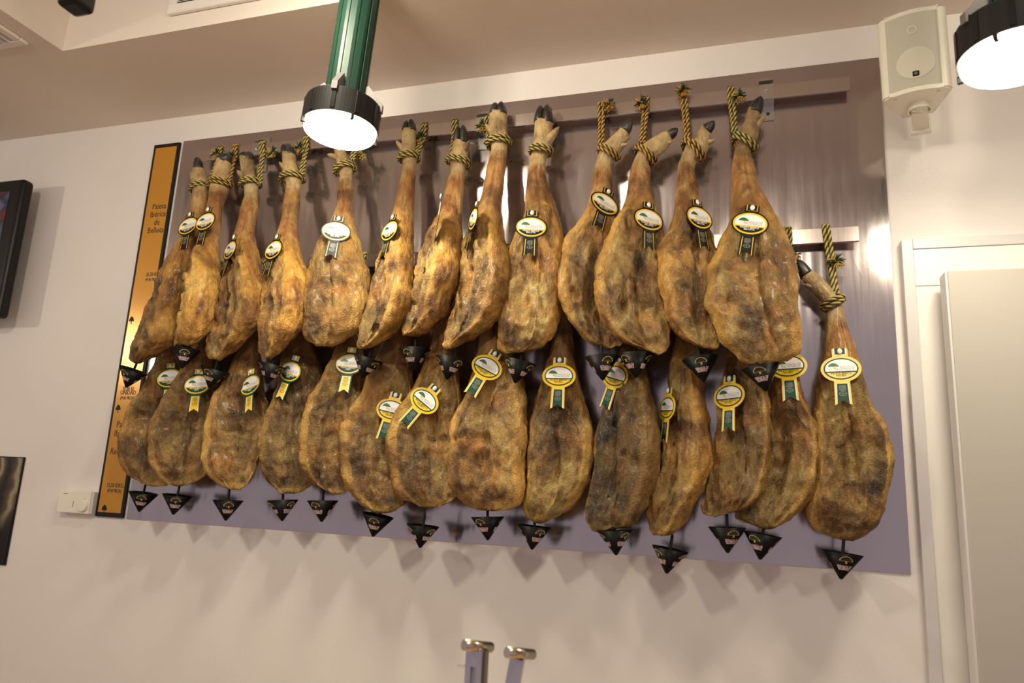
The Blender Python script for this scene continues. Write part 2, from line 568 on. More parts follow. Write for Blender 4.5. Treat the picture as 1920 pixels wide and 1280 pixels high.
# ------------------------------------------------------------------ hams
# outline pairs (one edge, other edge) down each ham, from the foot to the lower tip
UP = [
 [(363,318,380,314),(360,335,385,330),(363,352,387,344),(362,380,386,376),(359,405,381,404),(345,440,374,448),(322,482,361,492),(303,515,350,530),(283,552,343,567),(266,590,339,600),(252,629,334,630),(243,655,318,648),(240,672,290,664),(252,682,262,680)],
 [(409,300,431,303),(404,320,430,322),(399,342,427,346),(392,380,416,382),(385,415,411,418),(376,450,407,452),(359,500,404,502),(347,530,403,535),(343,576,397,589),(337,611,387,622),(327,638,366,644),(326,650,342,651)],
 [(451,296,474,298),(454,320,475,322),(458,344,482,342),(460,360,481,360),(456,385,481,388),(447,425,475,428),(438,455,477,455),(423,490,485,495),(407,525,491,535),(402,560,489,570),(397,592,482,600),(390,633,461,636),(388,656,440,656),(393,670,414,674)],
 [(530,287,552,289),(532,310,556,312),(534,332,563,334),(538,345,562,346),(533,381,560,381),(527,425,555,430),(515,462,560,462),(502,491,567,491),(493,530,576,530),(486,576,570,578),(483,605,562,607),(484,633,548,636),(486,655,528,657),(494,671,508,673)],
 [(618,258,640,256),(626,275,645,275),(631,300,652,297),(634,320,660,312),(638,328,659,324),(634,355,661,355),(632,390,660,392),(622,425,666,430),(605,453,672,453),(593,475,679,480),(580,509,689,507),(574,566,687,561),(570,600,683,590),(569,618,676,612),(577,635,655,630),(592,647,626,648)],
 [(755,246,779,243),(754,270,778,268),(755,296,781,294),(756,305,779,305),(752,337,777,342),(746,366,776,370),(735,410,773,412),(724,450,773,450),(706,486,776,490),(697,520,776,525),(690,552,771,555),(682,585,762,585),(675,617,747,612),(671,638,722,636),(675,653,692,651)],
 [(851,266,877,268),(848,282,877,285),(845,300,876,304),(845,316,871,318),(837,353,868,355),(829,388,865,390),(814,420,863,422),(795,450,864,452),(780,492,863,490),(773,530,858,525),(767,558,850,552),(762,585,839,585),(758,606,822,606),(755,622,795,623),(757,628,770,628)],
 [(919,213,949,213),(918,235,951,235),(919,265,952,262),(922,278,950,278),(914,316,947,318),(908,351,943,352),(900,380,940,385),(885,420,941,425),(868,455,947,455),(860,495,954,487),(856,535,954,535),(849,570,944,575),(840,600,926,605),(832,628,892,630),(831,645,862,643),(838,653,850,652)],
 [(1003,228,1036,231),(1002,250,1034,255),(999,277,1031,282),(996,295,1023,298),(990,332,1024,332),(987,369,1036,369),(984,410,1051,412),(968,448,1058,446),(953,475,1060,472),(949,510,1056,515),(946,545,1053,550),(941,580,1050,585),(934,618,1044,620),(931,640,1030,642),(934,654,1010,655),(948,661,985,661)],
 [(1167,236,1179,252),(1152,253,1171,273),(1137,266,1160,289),(1126,280,1154,298),(1121,296,1147,308),(1113,325,1147,328),(1109,355,1146,356),(1101,391,1152,391),(1083,430,1160,425),(1058,462,1160,458),(1048,500,1160,500),(1046,530,1160,535),(1050,560,1160,570),(1060,592,1162,605),(1080,620,1168,632),(1105,640,1166,648),(1130,653,1152,654)],
 [(1253,245,1260,262),(1238,251,1252,276),(1222,261,1241,289),(1205,273,1226,299),(1194,290,1217,305),(1183,318,1219,322),(1178,347,1220,350),(1171,380,1228,382),(1158,412,1238,415),(1138,450,1243,450),(1122,490,1243,495),(1115,520,1245,525),(1118,555,1247,560),(1128,595,1251,595),(1148,628,1256,622),(1172,646,1257,644),(1205,658,1250,660),(1228,665,1242,665)],
 [(1316,237,1333,250),(1308,248,1331,268),(1300,260,1324,286),(1287,272,1312,298),(1280,288,1305,302),(1272,312,1303,318),(1268,347,1307,350),(1265,385,1315,385),(1260,415,1328,415),(1245,452,1338,450),(1232,480,1341,485),(1230,520,1343,525),(1237,560,1345,565),(1249,603,1347,605),(1270,631,1348,634),(1295,644,1345,650),(1315,651,1336,652)],
 [(1403,203,1426,214),(1397,222,1424,235),(1390,243,1421,262),(1381,262,1412,277),(1378,276,1408,285),(1373,303,1414,306),(1371,341,1422,343),(1370,380,1441,380),(1366,424,1466,424),(1346,463,1485,466),(1328,502,1495,505),(1323,555,1499,555),(1331,600,1502,607),(1347,638,1501,640),(1372,664,1497,658),(1390,679,1474,675),(1405,685,1446,683)],
]
LO = [
 [(338,575,362,578),(330,610,362,612),(312,650,357,652),(297,690,348,692),(276,735,340,735),(254,765,334,768),(239,800,330,805),(232,845,328,850),(234,872,326,875),(245,892,322,895),(265,906,312,908),(278,911,300,911)],
 [(380,570,405,572),(374,610,404,612),(364,655,402,655),(350,692,402,692),(333,725,402,728),(310,758,400,760),(293,792,397,797),(285,830,393,835),(284,862,391,868),(297,888,384,888),(309,904,366,904),(322,911,349,911)],
 [(466,575,490,577),(464,605,487,607),(458,640,484,642),(443,677,486,680),(426,720,488,722),(407,750,493,750),(394,785,497,785),(388,825,493,828),(387,855,484,858),(395,885,474,888),(413,906,464,907),(428,918,450,918)],
 [(538,575,565,577),(538,610,574,612),(536,650,582,650),(532,690,597,690),(527,725,603,725),(517,755,606,757),(502,788,606,790),(492,830,604,832),(491,865,602,868),(497,892,598,895),(512,912,583,914),(528,925,562,925)],
 [(640,575,664,577),(638,610,668,612),(634,650,676,652),(620,695,680,697),(598,732,678,735),(579,765,674,768),(568,810,670,812),(567,850,667,853),(576,885,662,886),(590,908,656,908),(608,919,647,921),(620,924,642,925)],
 [(735,570,760,572),(729,610,762,612),(719,650,764,652),(702,690,770,692),(685,730,772,732),(660,772,774,774),(643,812,774,814),(639,850,774,852),(643,885,775,886),(656,915,774,916),(678,944,768,942),(698,956,748,955),(710,960,732,960)],
 [(822,565,848,567),(818,610,850,612),(808,655,853,655),(792,700,858,700),(768,745,862,748),(744,775,864,780),(729,810,864,815),(725,850,864,852),(730,885,862,886),(744,917,860,915),(768,940,852,936),(785,951,828,950)],
 [(908,560,936,560),(904,610,944,610),(898,655,956,655),(890,695,972,695),(876,737,983,735),(852,776,988,775),(840,815,989,815),(839,860,986,862),(843,905,984,905),(858,930,982,930),(878,949,978,946),(893,958,955,957)],
 [(1040,555,1066,555),(1043,610,1072,610),(1035,650,1076,650),(1023,690,1081,690),(1010,735,1090,735),(996,778,1104,778),(991,815,1114,815),(988,853,1114,853),(985,893,1105,893),(983,925,1092,925),(981,950,1072,952),(989,971,1044,971),(1003,980,1028,980)],
 [(1160,555,1188,555),(1160,610,1196,610),(1157,655,1204,655),(1153,695,1212,695),(1145,735,1221,735),(1130,772,1230,772),(1118,810,1239,810),(1113,860,1240,862),(1106,905,1232,905),(1098,945,1218,945),(1096,968,1204,968),(1103,985,1187,986),(1115,997,1155,995)],
 [(1275,550,1300,550),(1271,605,1303,605),(1264,650,1307,650),(1256,690,1312,690),(1250,735,1320,735),(1246,780,1330,780),(1244,815,1337,815),(1240,860,1337,862),(1231,900,1328,900),(1220,935,1312,935),(1212,960,1296,962),(1214,985,1276,986),(1226,1001,1254,1001)],
 [(1372,545,1398,545),(1370,600,1402,600),(1365,650,1416,650),(1358,690,1427,690),(1350,725,1436,725),(1341,765,1445,765),(1338,800,1448,805),(1336,850,1446,855),(1330,890,1440,892),(1320,925,1430,922),(1312,950,1410,945),(1318,966,1380,960),(1330,970,1354,969)],
 [(1462,540,1486,540),(1460,595,1488,595),(1456,645,1492,645),(1450,690,1496,690),(1446,730,1503,730),(1443,770,1519,770),(1440,805,1535,805),(1436,850,1541,850),(1426,890,1534,892),(1405,925,1521,925),(1386,950,1508,950),(1380,970,1488,970),(1408,985,1464,988),(1428,992,1454,992)],
 [(1503,524,1519,505),(1516,540,1534,515),(1528,553,1550,531),(1543,570,1568,553),(1550,583,1580,575),(1547,612,1589,610),(1544,650,1604,650),(1537,690,1614,688),(1526,735,1629,735),(1524,775,1648,775),(1525,820,1668,820),(1524,865,1677,868),(1518,910,1674,912),(1512,948,1665,948),(1516,975,1650,978),(1530,998,1622,1000),(1556,1010,1600,1010)],
]
# ridge: where cut face and rind meet across the width (-1 .. 1); side +1 rind seen at the right, -1 at the left, 0 face square on
#        side, ridge, depth offset, tone, hollow, hoof tip, claw split (0 side by side, 1 one behind the other), dewclaw tips
UPP = [
 ( 1, 0.05, 0.000, 1.00, .35, (369,296), .5, [(356,322)]),
 ( 1,-0.30, 0.030, 1.05, .22, (427,288), .3, []),
 ( 1, 0.50, 0.010, 0.95, .40, (464,283), .0, [(444,319)]),
 ( 1, 0.30, 0.015, 1.10, .45, (536,268), .0, [(523,303)]),
 ( 0, 0.80, 0.000, 0.95, .40, (622,236), .0, [(613,289)]),
 ( 1, 0.42, 0.020, 1.05, .32, (767,223), .0, [(742,263)]),
 ( 1, 0.10, 0.012, 1.15, .50, (864,233), .0, [(852,263),(881,262)]),
 ( 1, 0.40, 0.010, 1.10, .42, (935,190), .0, [(910,232)]),
 ( 0, 0.90, -0.01, 1.22, .42, (1020,194), .0, [(1030,222),(1049,237)]),
 (-1, 0.55, -0.012, 1.10, .55, (1184,224), .8, [(1183,256),(1178,270)]),
 (-1, 0.62, 0.012, 1.10, .42, (1271,242), .8, [(1262,264)]),
 (-1, 0.40, 0.000, 1.08, .45, (1337,227), .6, [(1341,262)]),
 ( 0, 0.82, 0.020, 1.10, .42, (1424,181), .6, [(1436,216)]),
]
LOP = [
 (-1, 0.62, -0.005, 0.92, .50), (-1, 0.60, 0.010, 0.80, .48), (-1, 0.60, 0.022, 0.98, .52), (-1, 0.66, 0.000, 0.70, .42),
 (-1, 0.55, 0.012, 0.84, .50), (-1, 0.58, 0.022, 0.96, .50), (-1, 0.58, 0.030, 1.02, .50), ( 0, 0.76, 0.036, 1.20, .60),
 ( 0, 0.78, 0.010, 0.98, .52), ( 1, 0.45, 0.030, 0.42, .40), ( 1, 0.25, 0.022, 0.98, .52), ( 1, 0.72, 0.016, 0.78, .55),
 ( 1, 0.62, 0.004, 0.82, .55), ( 0, 0.68, -0.006, 0.98, .85),
]
NS, NF, NB = 132, 46, 30


def ham_body(st, par, d0, d1, Tf, Tb, seed, foot_k):
    side, ridge, hollow = par[0], par[1], par[4]
    n = len(st)
    st = np.array(st, float)
    z = (st[:, 1] + st[:, 3]) / 2
    wpx = np.hypot(st[:, 2] - st[:, 0], st[:, 3] - st[:, 1])
    kmax = int(np.argmax(wpx))
    d = np.interp(z, [z[foot_k], z[kmax]], [d0, d1])
    PL = np.array([survey(a, b, q) for (a, b), q in zip(st[:, :2], d)])
    PR = np.array([survey(a, b, q) for (a, b), q in zip(st[:, 2:], d)])
    C = (PL + PR) / 2
    s = np.concatenate([[0], np.cumsum(np.linalg.norm(np.diff(C, axis=0), axis=1))])
    tt = np.concatenate([np.linspace(0, s[foot_k], 26)[:-1], np.linspace(s[foot_k], s[-1], NS - 25)])
    L = np.stack([pchip(s, PL[:, k], tt) for k in range(3)], 1)
    Rr = np.stack([pchip(s, PR[:, k], tt) for k in range(3)], 1)
    C = (L + Rr) / 2
    half = (Rr - L) / 2
    w = np.linalg.norm(half, axis=1)
    fw = s[foot_k]
    ksh = tt >= fw
    wmin = w[ksh][:len(w[ksh]) // 2].min()
    wmax = w.max()
    cm = np.maximum.accumulate(np.where(ksh, w, 0))
    bw = sstep(1.15 * wmin, max(0.82 * wmax, 1.3 * wmin), cm)
    kb = int(np.argmax(bw > 0.25))
    tb = np.clip((tt - tt[kb]) / (tt[-1] - tt[kb]), -0.5, 1)
    endd = tt[-1] - tt
    tap = 0.22 + 0.78 * (1 - np.exp(-endd / 0.055))
    tapb = 0.10 + 0.90 * (1 - np.exp(-endd / 0.075))
    tf = (w * 0.95) * (1 - bw) + bw * Tf * tap
    tbk = (w * 0.95) * (1 - bw) + bw * Tb * tapb
    # rings
    uf = -np.cos(np.linspace(0, PI, NF))
    ub = np.cos(np.linspace(0, PI, NB))[1:-1]
    u = np.concatenate([uf, ub])
    isf = np.concatenate([np.ones(NF), np.zeros(NB - 2)])
    sg = 1 if side >= 0 else -1
    U, TBm = np.meshgrid(u * sg, tb)
    F0 = np.sqrt(np.clip(1 - U**2, 0, 1))
    if side:
        r = ridge
        up_ = np.clip((1 + U) / (1 + r), 0, 1) ** 0.72
        dn_ = np.sqrt(np.clip(1 - ((U - r) / (1 - r)) ** 2, 0, 1))
        F1 = np.where(U < r, up_, dn_)
        rr_ = 0.16
        F1 = F1 - 0.16 * np.exp(-((U - r) / rr_) ** 2) * (1 - np.exp(-np.abs(U - r) / 0.02) * 0)
        uc = (r - 1) / 2
        wid = (1 + r) * 0.30
    else:
        F1 = np.clip(1 - np.abs(U) ** 3.0, 0, 1) ** 0.55
        uc, wid = 0.05, 0.52
    win = np.exp(-((TBm - 0.60) / 0.30) ** 2)
    F1 = F1 - hollow * np.exp(-((U - uc) / wid) ** 2) * win
    rs = np.random.RandomState(seed)
    # shoulder knuckle, blade ridge and the crease beside it
    F1 = F1 + 0.17 * np.exp(-((U - uc + 0.1) / 0.30) ** 2 - ((TBm - 0.12 - 0.05 * rs.rand()) / 0.10) ** 2)
    cl_ = uc + (rs.rand() - 0.4) * 0.25 + (TBm - 0.5) * (0.25 + 0.35 * rs.rand())
    cw = sstep(0.22, 0.38, TBm) * (1 - sstep(0.85, 0.97, TBm))
    F1 = F1 + cw * (0.20 * np.exp(-((U - cl_ - 0.13) / 0.10) ** 2) - 0.30 * np.exp(-((U - cl_) / 0.042) ** 2))
    for q in range(5):
        u0, t0, an = uc + (rs.rand() - 0.5) * 1.1 * wid / 0.45, 0.12 + 0.75 * rs.rand(), (rs.rand() - 0.5) * 2.0
        du, dt = U - u0, (TBm - t0) * 2.0
        a = du * math.cos(an) + dt * math.sin(an)
        b = -du * math.sin(an) + dt * math.cos(an)
        b = b + 0.8 * a * a
        F1 = F1 - (0.09 + 0.11 * rs.rand()) * np.exp(-(a / 0.24) ** 2 - (b / 0.026) ** 2) * sstep(0.0, 0.08, TBm)
    # folds: one side of a wandering line lies proud of the other
    for q in range(4):
        u0, t0, an = uc + (rs.rand() - 0.5) * 1.5 * wid / 0.45, 0.15 + 0.70 * rs.rand(), (rs.rand() - 0.5) * 2.6
        du, dt = U - u0, (TBm - t0) * 2.0
        a = du * math.cos(an) + dt * math.sin(an)
        b = -du * math.sin(an) + dt * math.cos(an) + 0.10 * np.sin(a * 5 + q) + 0.5 * a * a
        F1 = F1 + (0.16 + 0.18 * rs.rand()) * (1 / (1 + np.exp(-b / 0.017)) - 0.5) * np.exp(-(a / 0.33) ** 2 - (b / 0.22) ** 2) * sstep(0.0, 0.08, TBm)
    BW = bw[:, None]
    F = F0 * (1 - BW) + F1 * BW
    # tendon grooves of the shank
    gro = 0.16 * np.exp(-((U - 0.25) / 0.14) ** 2) * (1 - BW) * sstep(fw + 0.01, fw + 0.05, tt)[:, None]
    F = F - gro
    depth = np.where(isf[None, :] > 0, F * tf[:, None], -np.sqrt(np.clip(1 - U**2, 0, 1)) ** 0.9 * tbk[:, None])
    V = C[:, None, :] + half[:, None, :] * (U * sg)[:, :, None]
    V[:, :, 1] -= depth
    nr, nu = U.shape
    verts = V.reshape(-1, 3)
    I = np.arange(nr * nu).reshape(nr, nu)
    a, b = I[:-1], I[1:]
    q = np.stack([a, np.roll(a, -1, 1), np.roll(b, -1, 1), b], -1).reshape(-1, 4)
    cap0 = len(verts); cap1 = cap0 + 1
    ext = (C[-1] - C[-4]); ext = ext / (np.linalg.norm(ext) + 1e-9)
    verts = np.vstack([verts, V[0].mean(0), V[-1].mean(0) + ext * 0.002])
    faces = q.tolist()
    for k in range(nu):
        k2 = (k + 1) % nu
        faces.append([cap0, int(I[0, k2]), int(I[0, k])])
        faces.append([cap1, int(I[-1, k]), int(I[-1, k2])])
    me = bpy.data.meshes.new('body')
    me.from_pydata(verts.tolist(), [], faces)
    me.update()
    bm = bmesh.new(); bm.from_mesh(me)
    bmesh.ops.recalc_face_normals(bm, faces=bm.faces)
    bm.to_mesh(me); bm.free()
    nv = len(verts)
    N = np.empty(nv * 3); me.vertex_normals.foreach_get('vector', N); N = N.reshape(-1, 3)
    # real relief
    facew = np.zeros((nr, nu))
    lim = ridge if side else 0.8
    facew = (1 - sstep(lim - 0.10, lim + 0.06, U if side else np.abs(U))) * isf[None, :] * sstep(0.02, 0.14, TBm) * (1 - sstep(0.955, 0.995, TBm))
    if side:
        facew = facew * sstep(-0.99, -0.90, U)
    rimw = np.exp(-(((U if side else np.abs(U)) - lim - 0.10) / 0.12) ** 2) * BW * isf[None, :]
    ch = np.broadcast_to(sstep(0.93, 0.975, TBm), U.shape) * isf[None, :]
    rimw = np.clip(rimw + ch, 0, 1)
    shk = np.broadcast_to((1 - sstep(-0.10, 0.12, TBm)), U.shape)
    ftw = np.broadcast_to((1 - sstep(fw + 0.005, fw + 0.06, tt))[:, None], U.shape)
    pad = lambda A, v: np.concatenate([A.reshape(-1), v])
    facew, rimw, shk, ftw = pad(facew, [0, 0]), pad(rimw, [0, 1]), pad(shk, [1, 0]), pad(ftw, [1, 0])
    bwv = pad(np.broadcast_to(BW, U.shape), [0, 0.2])
    P = verts + np.array([seed * 3.1, seed * 1.7, seed * 5.3])
    ps = P * np.array([1, 1, 0.5])
    disp = fbm(P * 15, 2) * 0.0062 * bwv
    disp += -np.abs(fbm(ps * 40, 3)) * 0.0088 * (0.35 + 0.65 * facew) * bwv
    disp += fbm(ps * 110, 2) * 0.0019 * (0.35 + bwv)
    disp += fbm(P * np.array([60, 60, 14]), 2) * 0.0016 * (1 - bwv) * (1 - 0.6 * ftw)
    me.vertices.foreach_set('co', (verts + N * disp[:, None]).reshape(-1))
    att = me.color_attributes.new('zone', 'FLOAT_COLOR', 'POINT')
    att.data.foreach_set('color', np.stack([facew, rimw, shk, np.ones(nv)], 1).reshape(-1))
    fa = me.attributes.new('foot', 'FLOAT', 'POINT')
    fa.data.foreach_set('value', ftw.astype(np.float32))
    me.update()
    return me, (verts[:, 1].min(),)


def horn(p0, p1, ra, rb, bend, base_dirs, n=9, seg=14, flat=0.0):
    """a tapering claw from p0 to p1"""
    p0, p1 = Vector(p0), Vector(p1)
    ax = (p1 - p0)
    ln = ax.length
    ax = ax / ln
    ex = Vector(base_dirs[0]); ex = (ex - ax * ex.dot(ax)).normalized()
    ey = ax.cross(ex)
    vs, fs = [], []
    for i in range(n):
        t = i / (n - 1)
        k = (1 - t ** 2.6) ** 0.62 if t < 1 else 0.0
        k = max(k, 0.05)
        c = p0 + ax * ln * t + Vector(bend) * (t * t)
        for j in range(seg):
            a = 2 * PI * j / seg
            vs.append(c + ex * math.cos(a) * ra * k + ey * math.sin(a) * rb * k)
    for i in range(n - 1):
        for j in range(seg):
            j2 = (j + 1) % seg
            fs.append([i * seg + j, i * seg + j2, (i + 1) * seg + j2, (i + 1) * seg + j])
    fs.append(list(range(seg))[::-1])
    fs.append([(n - 1) * seg + j for j in range(seg)])
    return vs, fs


ORD = ['first', 'second', 'third', 'fourth', 'fifth', 'sixth', 'seventh', 'eighth', 'ninth', 'tenth', 'eleventh', 'twelfth', 'thirteenth', 'fourteenth']
LOOKU = [
 'slim ham turned side-on and overlapping the gold price board', 'slim ham showing its orange fat side',
 'ham with smooth brown face and long shank', 'ham with yellow fat edge and dark hollow face',
 'broad ham hanging partly behind the green lamp', 'narrow ham with pale face turned sideways',
 'ham hung with the sole of its hoof forward', 'long pale ham with hoof over the rail',
 'palest ham seen square on under two dark hoof tips', 'ham half covered by its neighbour with deep groove',
 'broad ham with foot bent sideways and pale fat edge', 'ham in shadow with bent foot and pale face',
 'largest ham with broad wrinkled face below the bracket']
LOOKL = [
 'ham overlapping the lower part of the gold price board', 'ham with brown face and long yellow ribbon',
 'ham with bright top and narrow olive face', 'dark brown ham partly covered by the next one',
 'ham with yellow rim', 'wide ham whose tag ribbon is partly covered',
 'ham with pale round lower face', 'plump golden ham with squarish lower end',
 'ham with crumpled golden face and wide straight seal tag', 'darkest grey-brown ham',
 'narrow ham turned sideways with orange edge', 'smooth olive ham with fat edge',
 'ham tucked behind with dark face', 'ham hanging free at the end by its own rope']
LOOKL[4] = 'ham with a bright yellow rim along one side'

hams = {}
RAILD = 0.045


def build_ham(key, row, i, st, par, hooftip, split, dews, label, foot_k, d0, d1, Tf, Tb):
    me, _ = ham_body(st, par, d0, d1 + par[2], Tf, Tb, 11 + i + (40 if row == 'l' else 0), foot_k)
    a = st[foot_k]
    base = survey((a[0] + a[2]) / 2, (a[1] + a[3]) / 2, d0)
    root = empty('cured_ham', base, label, 'ham', 'hams hanging in the %s row' % ('upper' if row == 'u' else 'lower'))
    me.transform(Matrix.Translation(-base))
    b = link_mesh('body', me, root, [M_HAM], True)
    b['tone'] = float(par[3])
    s0 = st[0]
    c0 = survey((s0[0] + s0[2]) / 2, (s0[1] + s0[3]) / 2, d0)
    e = survey(s0[2], s0[3], d0) - survey(s0[0], s0[1], d0)
    w = e.length / 2
    e.normalize()
    tip = survey(hooftip[0], hooftip[1], d0 + 0.004)
    ax = (tip - c0)
    side = (e * (1 - split) + Vector((0, -1, 0)) * split).normalized()
    ctr = c0 - ax.normalized() * 0.004
    for k in (-1, 1):
        p0 = ctr + side * k * w * 0.50
        p1 = tip + side * k * w * (0.34 if split < 0.5 else 0.5) - ax * (0.0 if k > 0 else 0.08)
        vs, fs = horn(p0, p1, w * 0.56, w * 0.86, Vector((0, 0, 0)), (side,))
        from_data('hoof', [v - base for v in vs], fs, [M_HOOF], root, True)
    s1 = st[min(2, foot_k)]
    c1 = survey((s1[0] + s1[2]) / 2, (s1[1] + s1[3]) / 2, d0)
    for q in dews:
        p1 = survey(q[0], q[1], d0 + 0.012)
        dirv = (p1 - c1)
        p0 = c1 + dirv * 0.12
        vs, fs = horn(p0, p1, w * 0.62, w * 0.46, dirv.normalized() * 0.0, (Vector((0, -1, 0)),), 8, 10)
        dm = from_data('dewclaw', [v - base for v in vs], fs, [M_HAM], root, True)
        dm['tone'] = float(par[3])
        fa = dm.data.attributes.new('foot', 'FLOAT', 'POINT')
        fa.data.foreach_set('value', [1.0] * len(vs))
    hams[key] = (root, b)
    return root


for i, st in enumerate(UP):
    p = UPP[i]
    fk = 3 if i in (0, 2, 3, 5, 6, 7, 8) else (2 if i == 1 else 4)
    if i == 0: fk = 2
    build_ham(('u', i), 'u', i, st, p, p[5], p[6], p[7],
              LOOKU[i] + ', upper row, ' + ORD[i] + ' from gold board', fk, 0.088, 0.212, 0.062, 0.060)
for i, st in enumerate(LO):
    p = LOP[i]
    if i < 13:
        a, b = st[0], st[2]
        cx, cy = (a[0] + a[2]) / 2, (a[1] + a[3]) / 2
        vx, vy = cx - (b[0] + b[2]) / 2, cy - (b[1] + b[3]) / 2
        ln = math.hypot(vx, vy); vx, vy = vx / ln * 0.5, -1.0
        hw = (a[2] - a[0]) / 2
        head = [(cx + vx * k - hw * f, cy + vy * k, cx + vx * k + hw * f, cy + vy * k) for k, f in ((62, .92), (44, 1.12), (22, 1.05), (10, .95))]
        st2 = head + list(st)
        tip = (cx + vx * 92, cy + vy * 92)
        dews = [(cx + vx * 66 - hw * 1.9, cy + vy * 66), (cx + vx * 66 + hw * 1.9, cy + vy * 66)]
        fk, sp = 4, 0.0
    else:
        st2, tip, dews, fk, sp = list(st), (1492, 489), [(1505, 533)], 4, 0.7
    build_ham(('l', i), 'l', i, st2, p, tip, sp, dews, LOOKL[i] + ', lower row, ' + ORD[i] + ' from gold board', fk, 0.082, 0.125, 0.060, 0.072)

# ------------------------------------------------------------------ ropes
ROPE_R = 0.0058


def strand_tubes(path, R, mats_n, out_v, out_f, out_m, pitch=0.040, seg=6):
    P = np.array([tuple(p) for p in path], float)
    s = np.concatenate([[0], np.cumsum(np.linalg.norm(np.diff(P, axis=0), axis=1))])
    n = max(6, int(s[-1] / 0.0034))
    tt = np.linspace(0, s[-1], n)
    Q = np.stack([np.interp(tt, s, P[:, k]) for k in range(3)], 1)
    for _ in range(3):
        Q[1:-1] = (Q[:-2] + 2 * Q[1:-1] + Q[2:]) / 4
    T = np.gradient(Q, axis=0)
    T /= np.linalg.norm(T, axis=1)[:, None] + 1e-12
    nrm = np.zeros_like(T)
    v = np.array([0.3, -1, 0.2]); v -= T[0] * v.dot(T[0]); v /= np.linalg.norm(v)
    for i in range(n):
        v = v - T[i] * v.dot(T[i]); v /= np.linalg.norm(v) + 1e-12
        nrm[i] = v
    bi = np.cross(T, nrm)
    for k, (mi, off, rad) in enumerate(mats_n):
        ang = 2 * PI * tt / pitch + off
        c = Q + (nrm * np.cos(ang)[:, None] + bi * np.sin(ang)[:, None]) * (R - rad)
        a = np.linspace(0, 2 * PI, seg, endpoint=False)
        ring = c[:, None, :] + rad * (nrm[:, None, :] * np.cos(a)[None, :, None] + bi[:, None, :] * np.sin(a)[None, :, None])
        b0 = len(out_v)
        out_v.extend(ring.reshape(-1, 3).tolist())
        for i in range(n - 1):
            for j in range(seg):
                j2 = (j + 1) % seg
                out_f.append([b0 + i * seg + j, b0 + i * seg + j2, b0 + (i + 1) * seg + j2, b0 + (i + 1) * seg + j])
                out_m.append(mi)
        out_f.append([b0 + j for j in range(seg)][::-1]); out_m.append(mi)
        out_f.append([b0 + (n - 1) * seg + j for j in range(seg)]); out_m.append(mi)


def rope_spec(R):
    return [(0, 0, R * 0.56), (0, PI, R * 0.56), (1, PI / 2, R * 0.46), (1, -PI / 2, R * 0.46)]


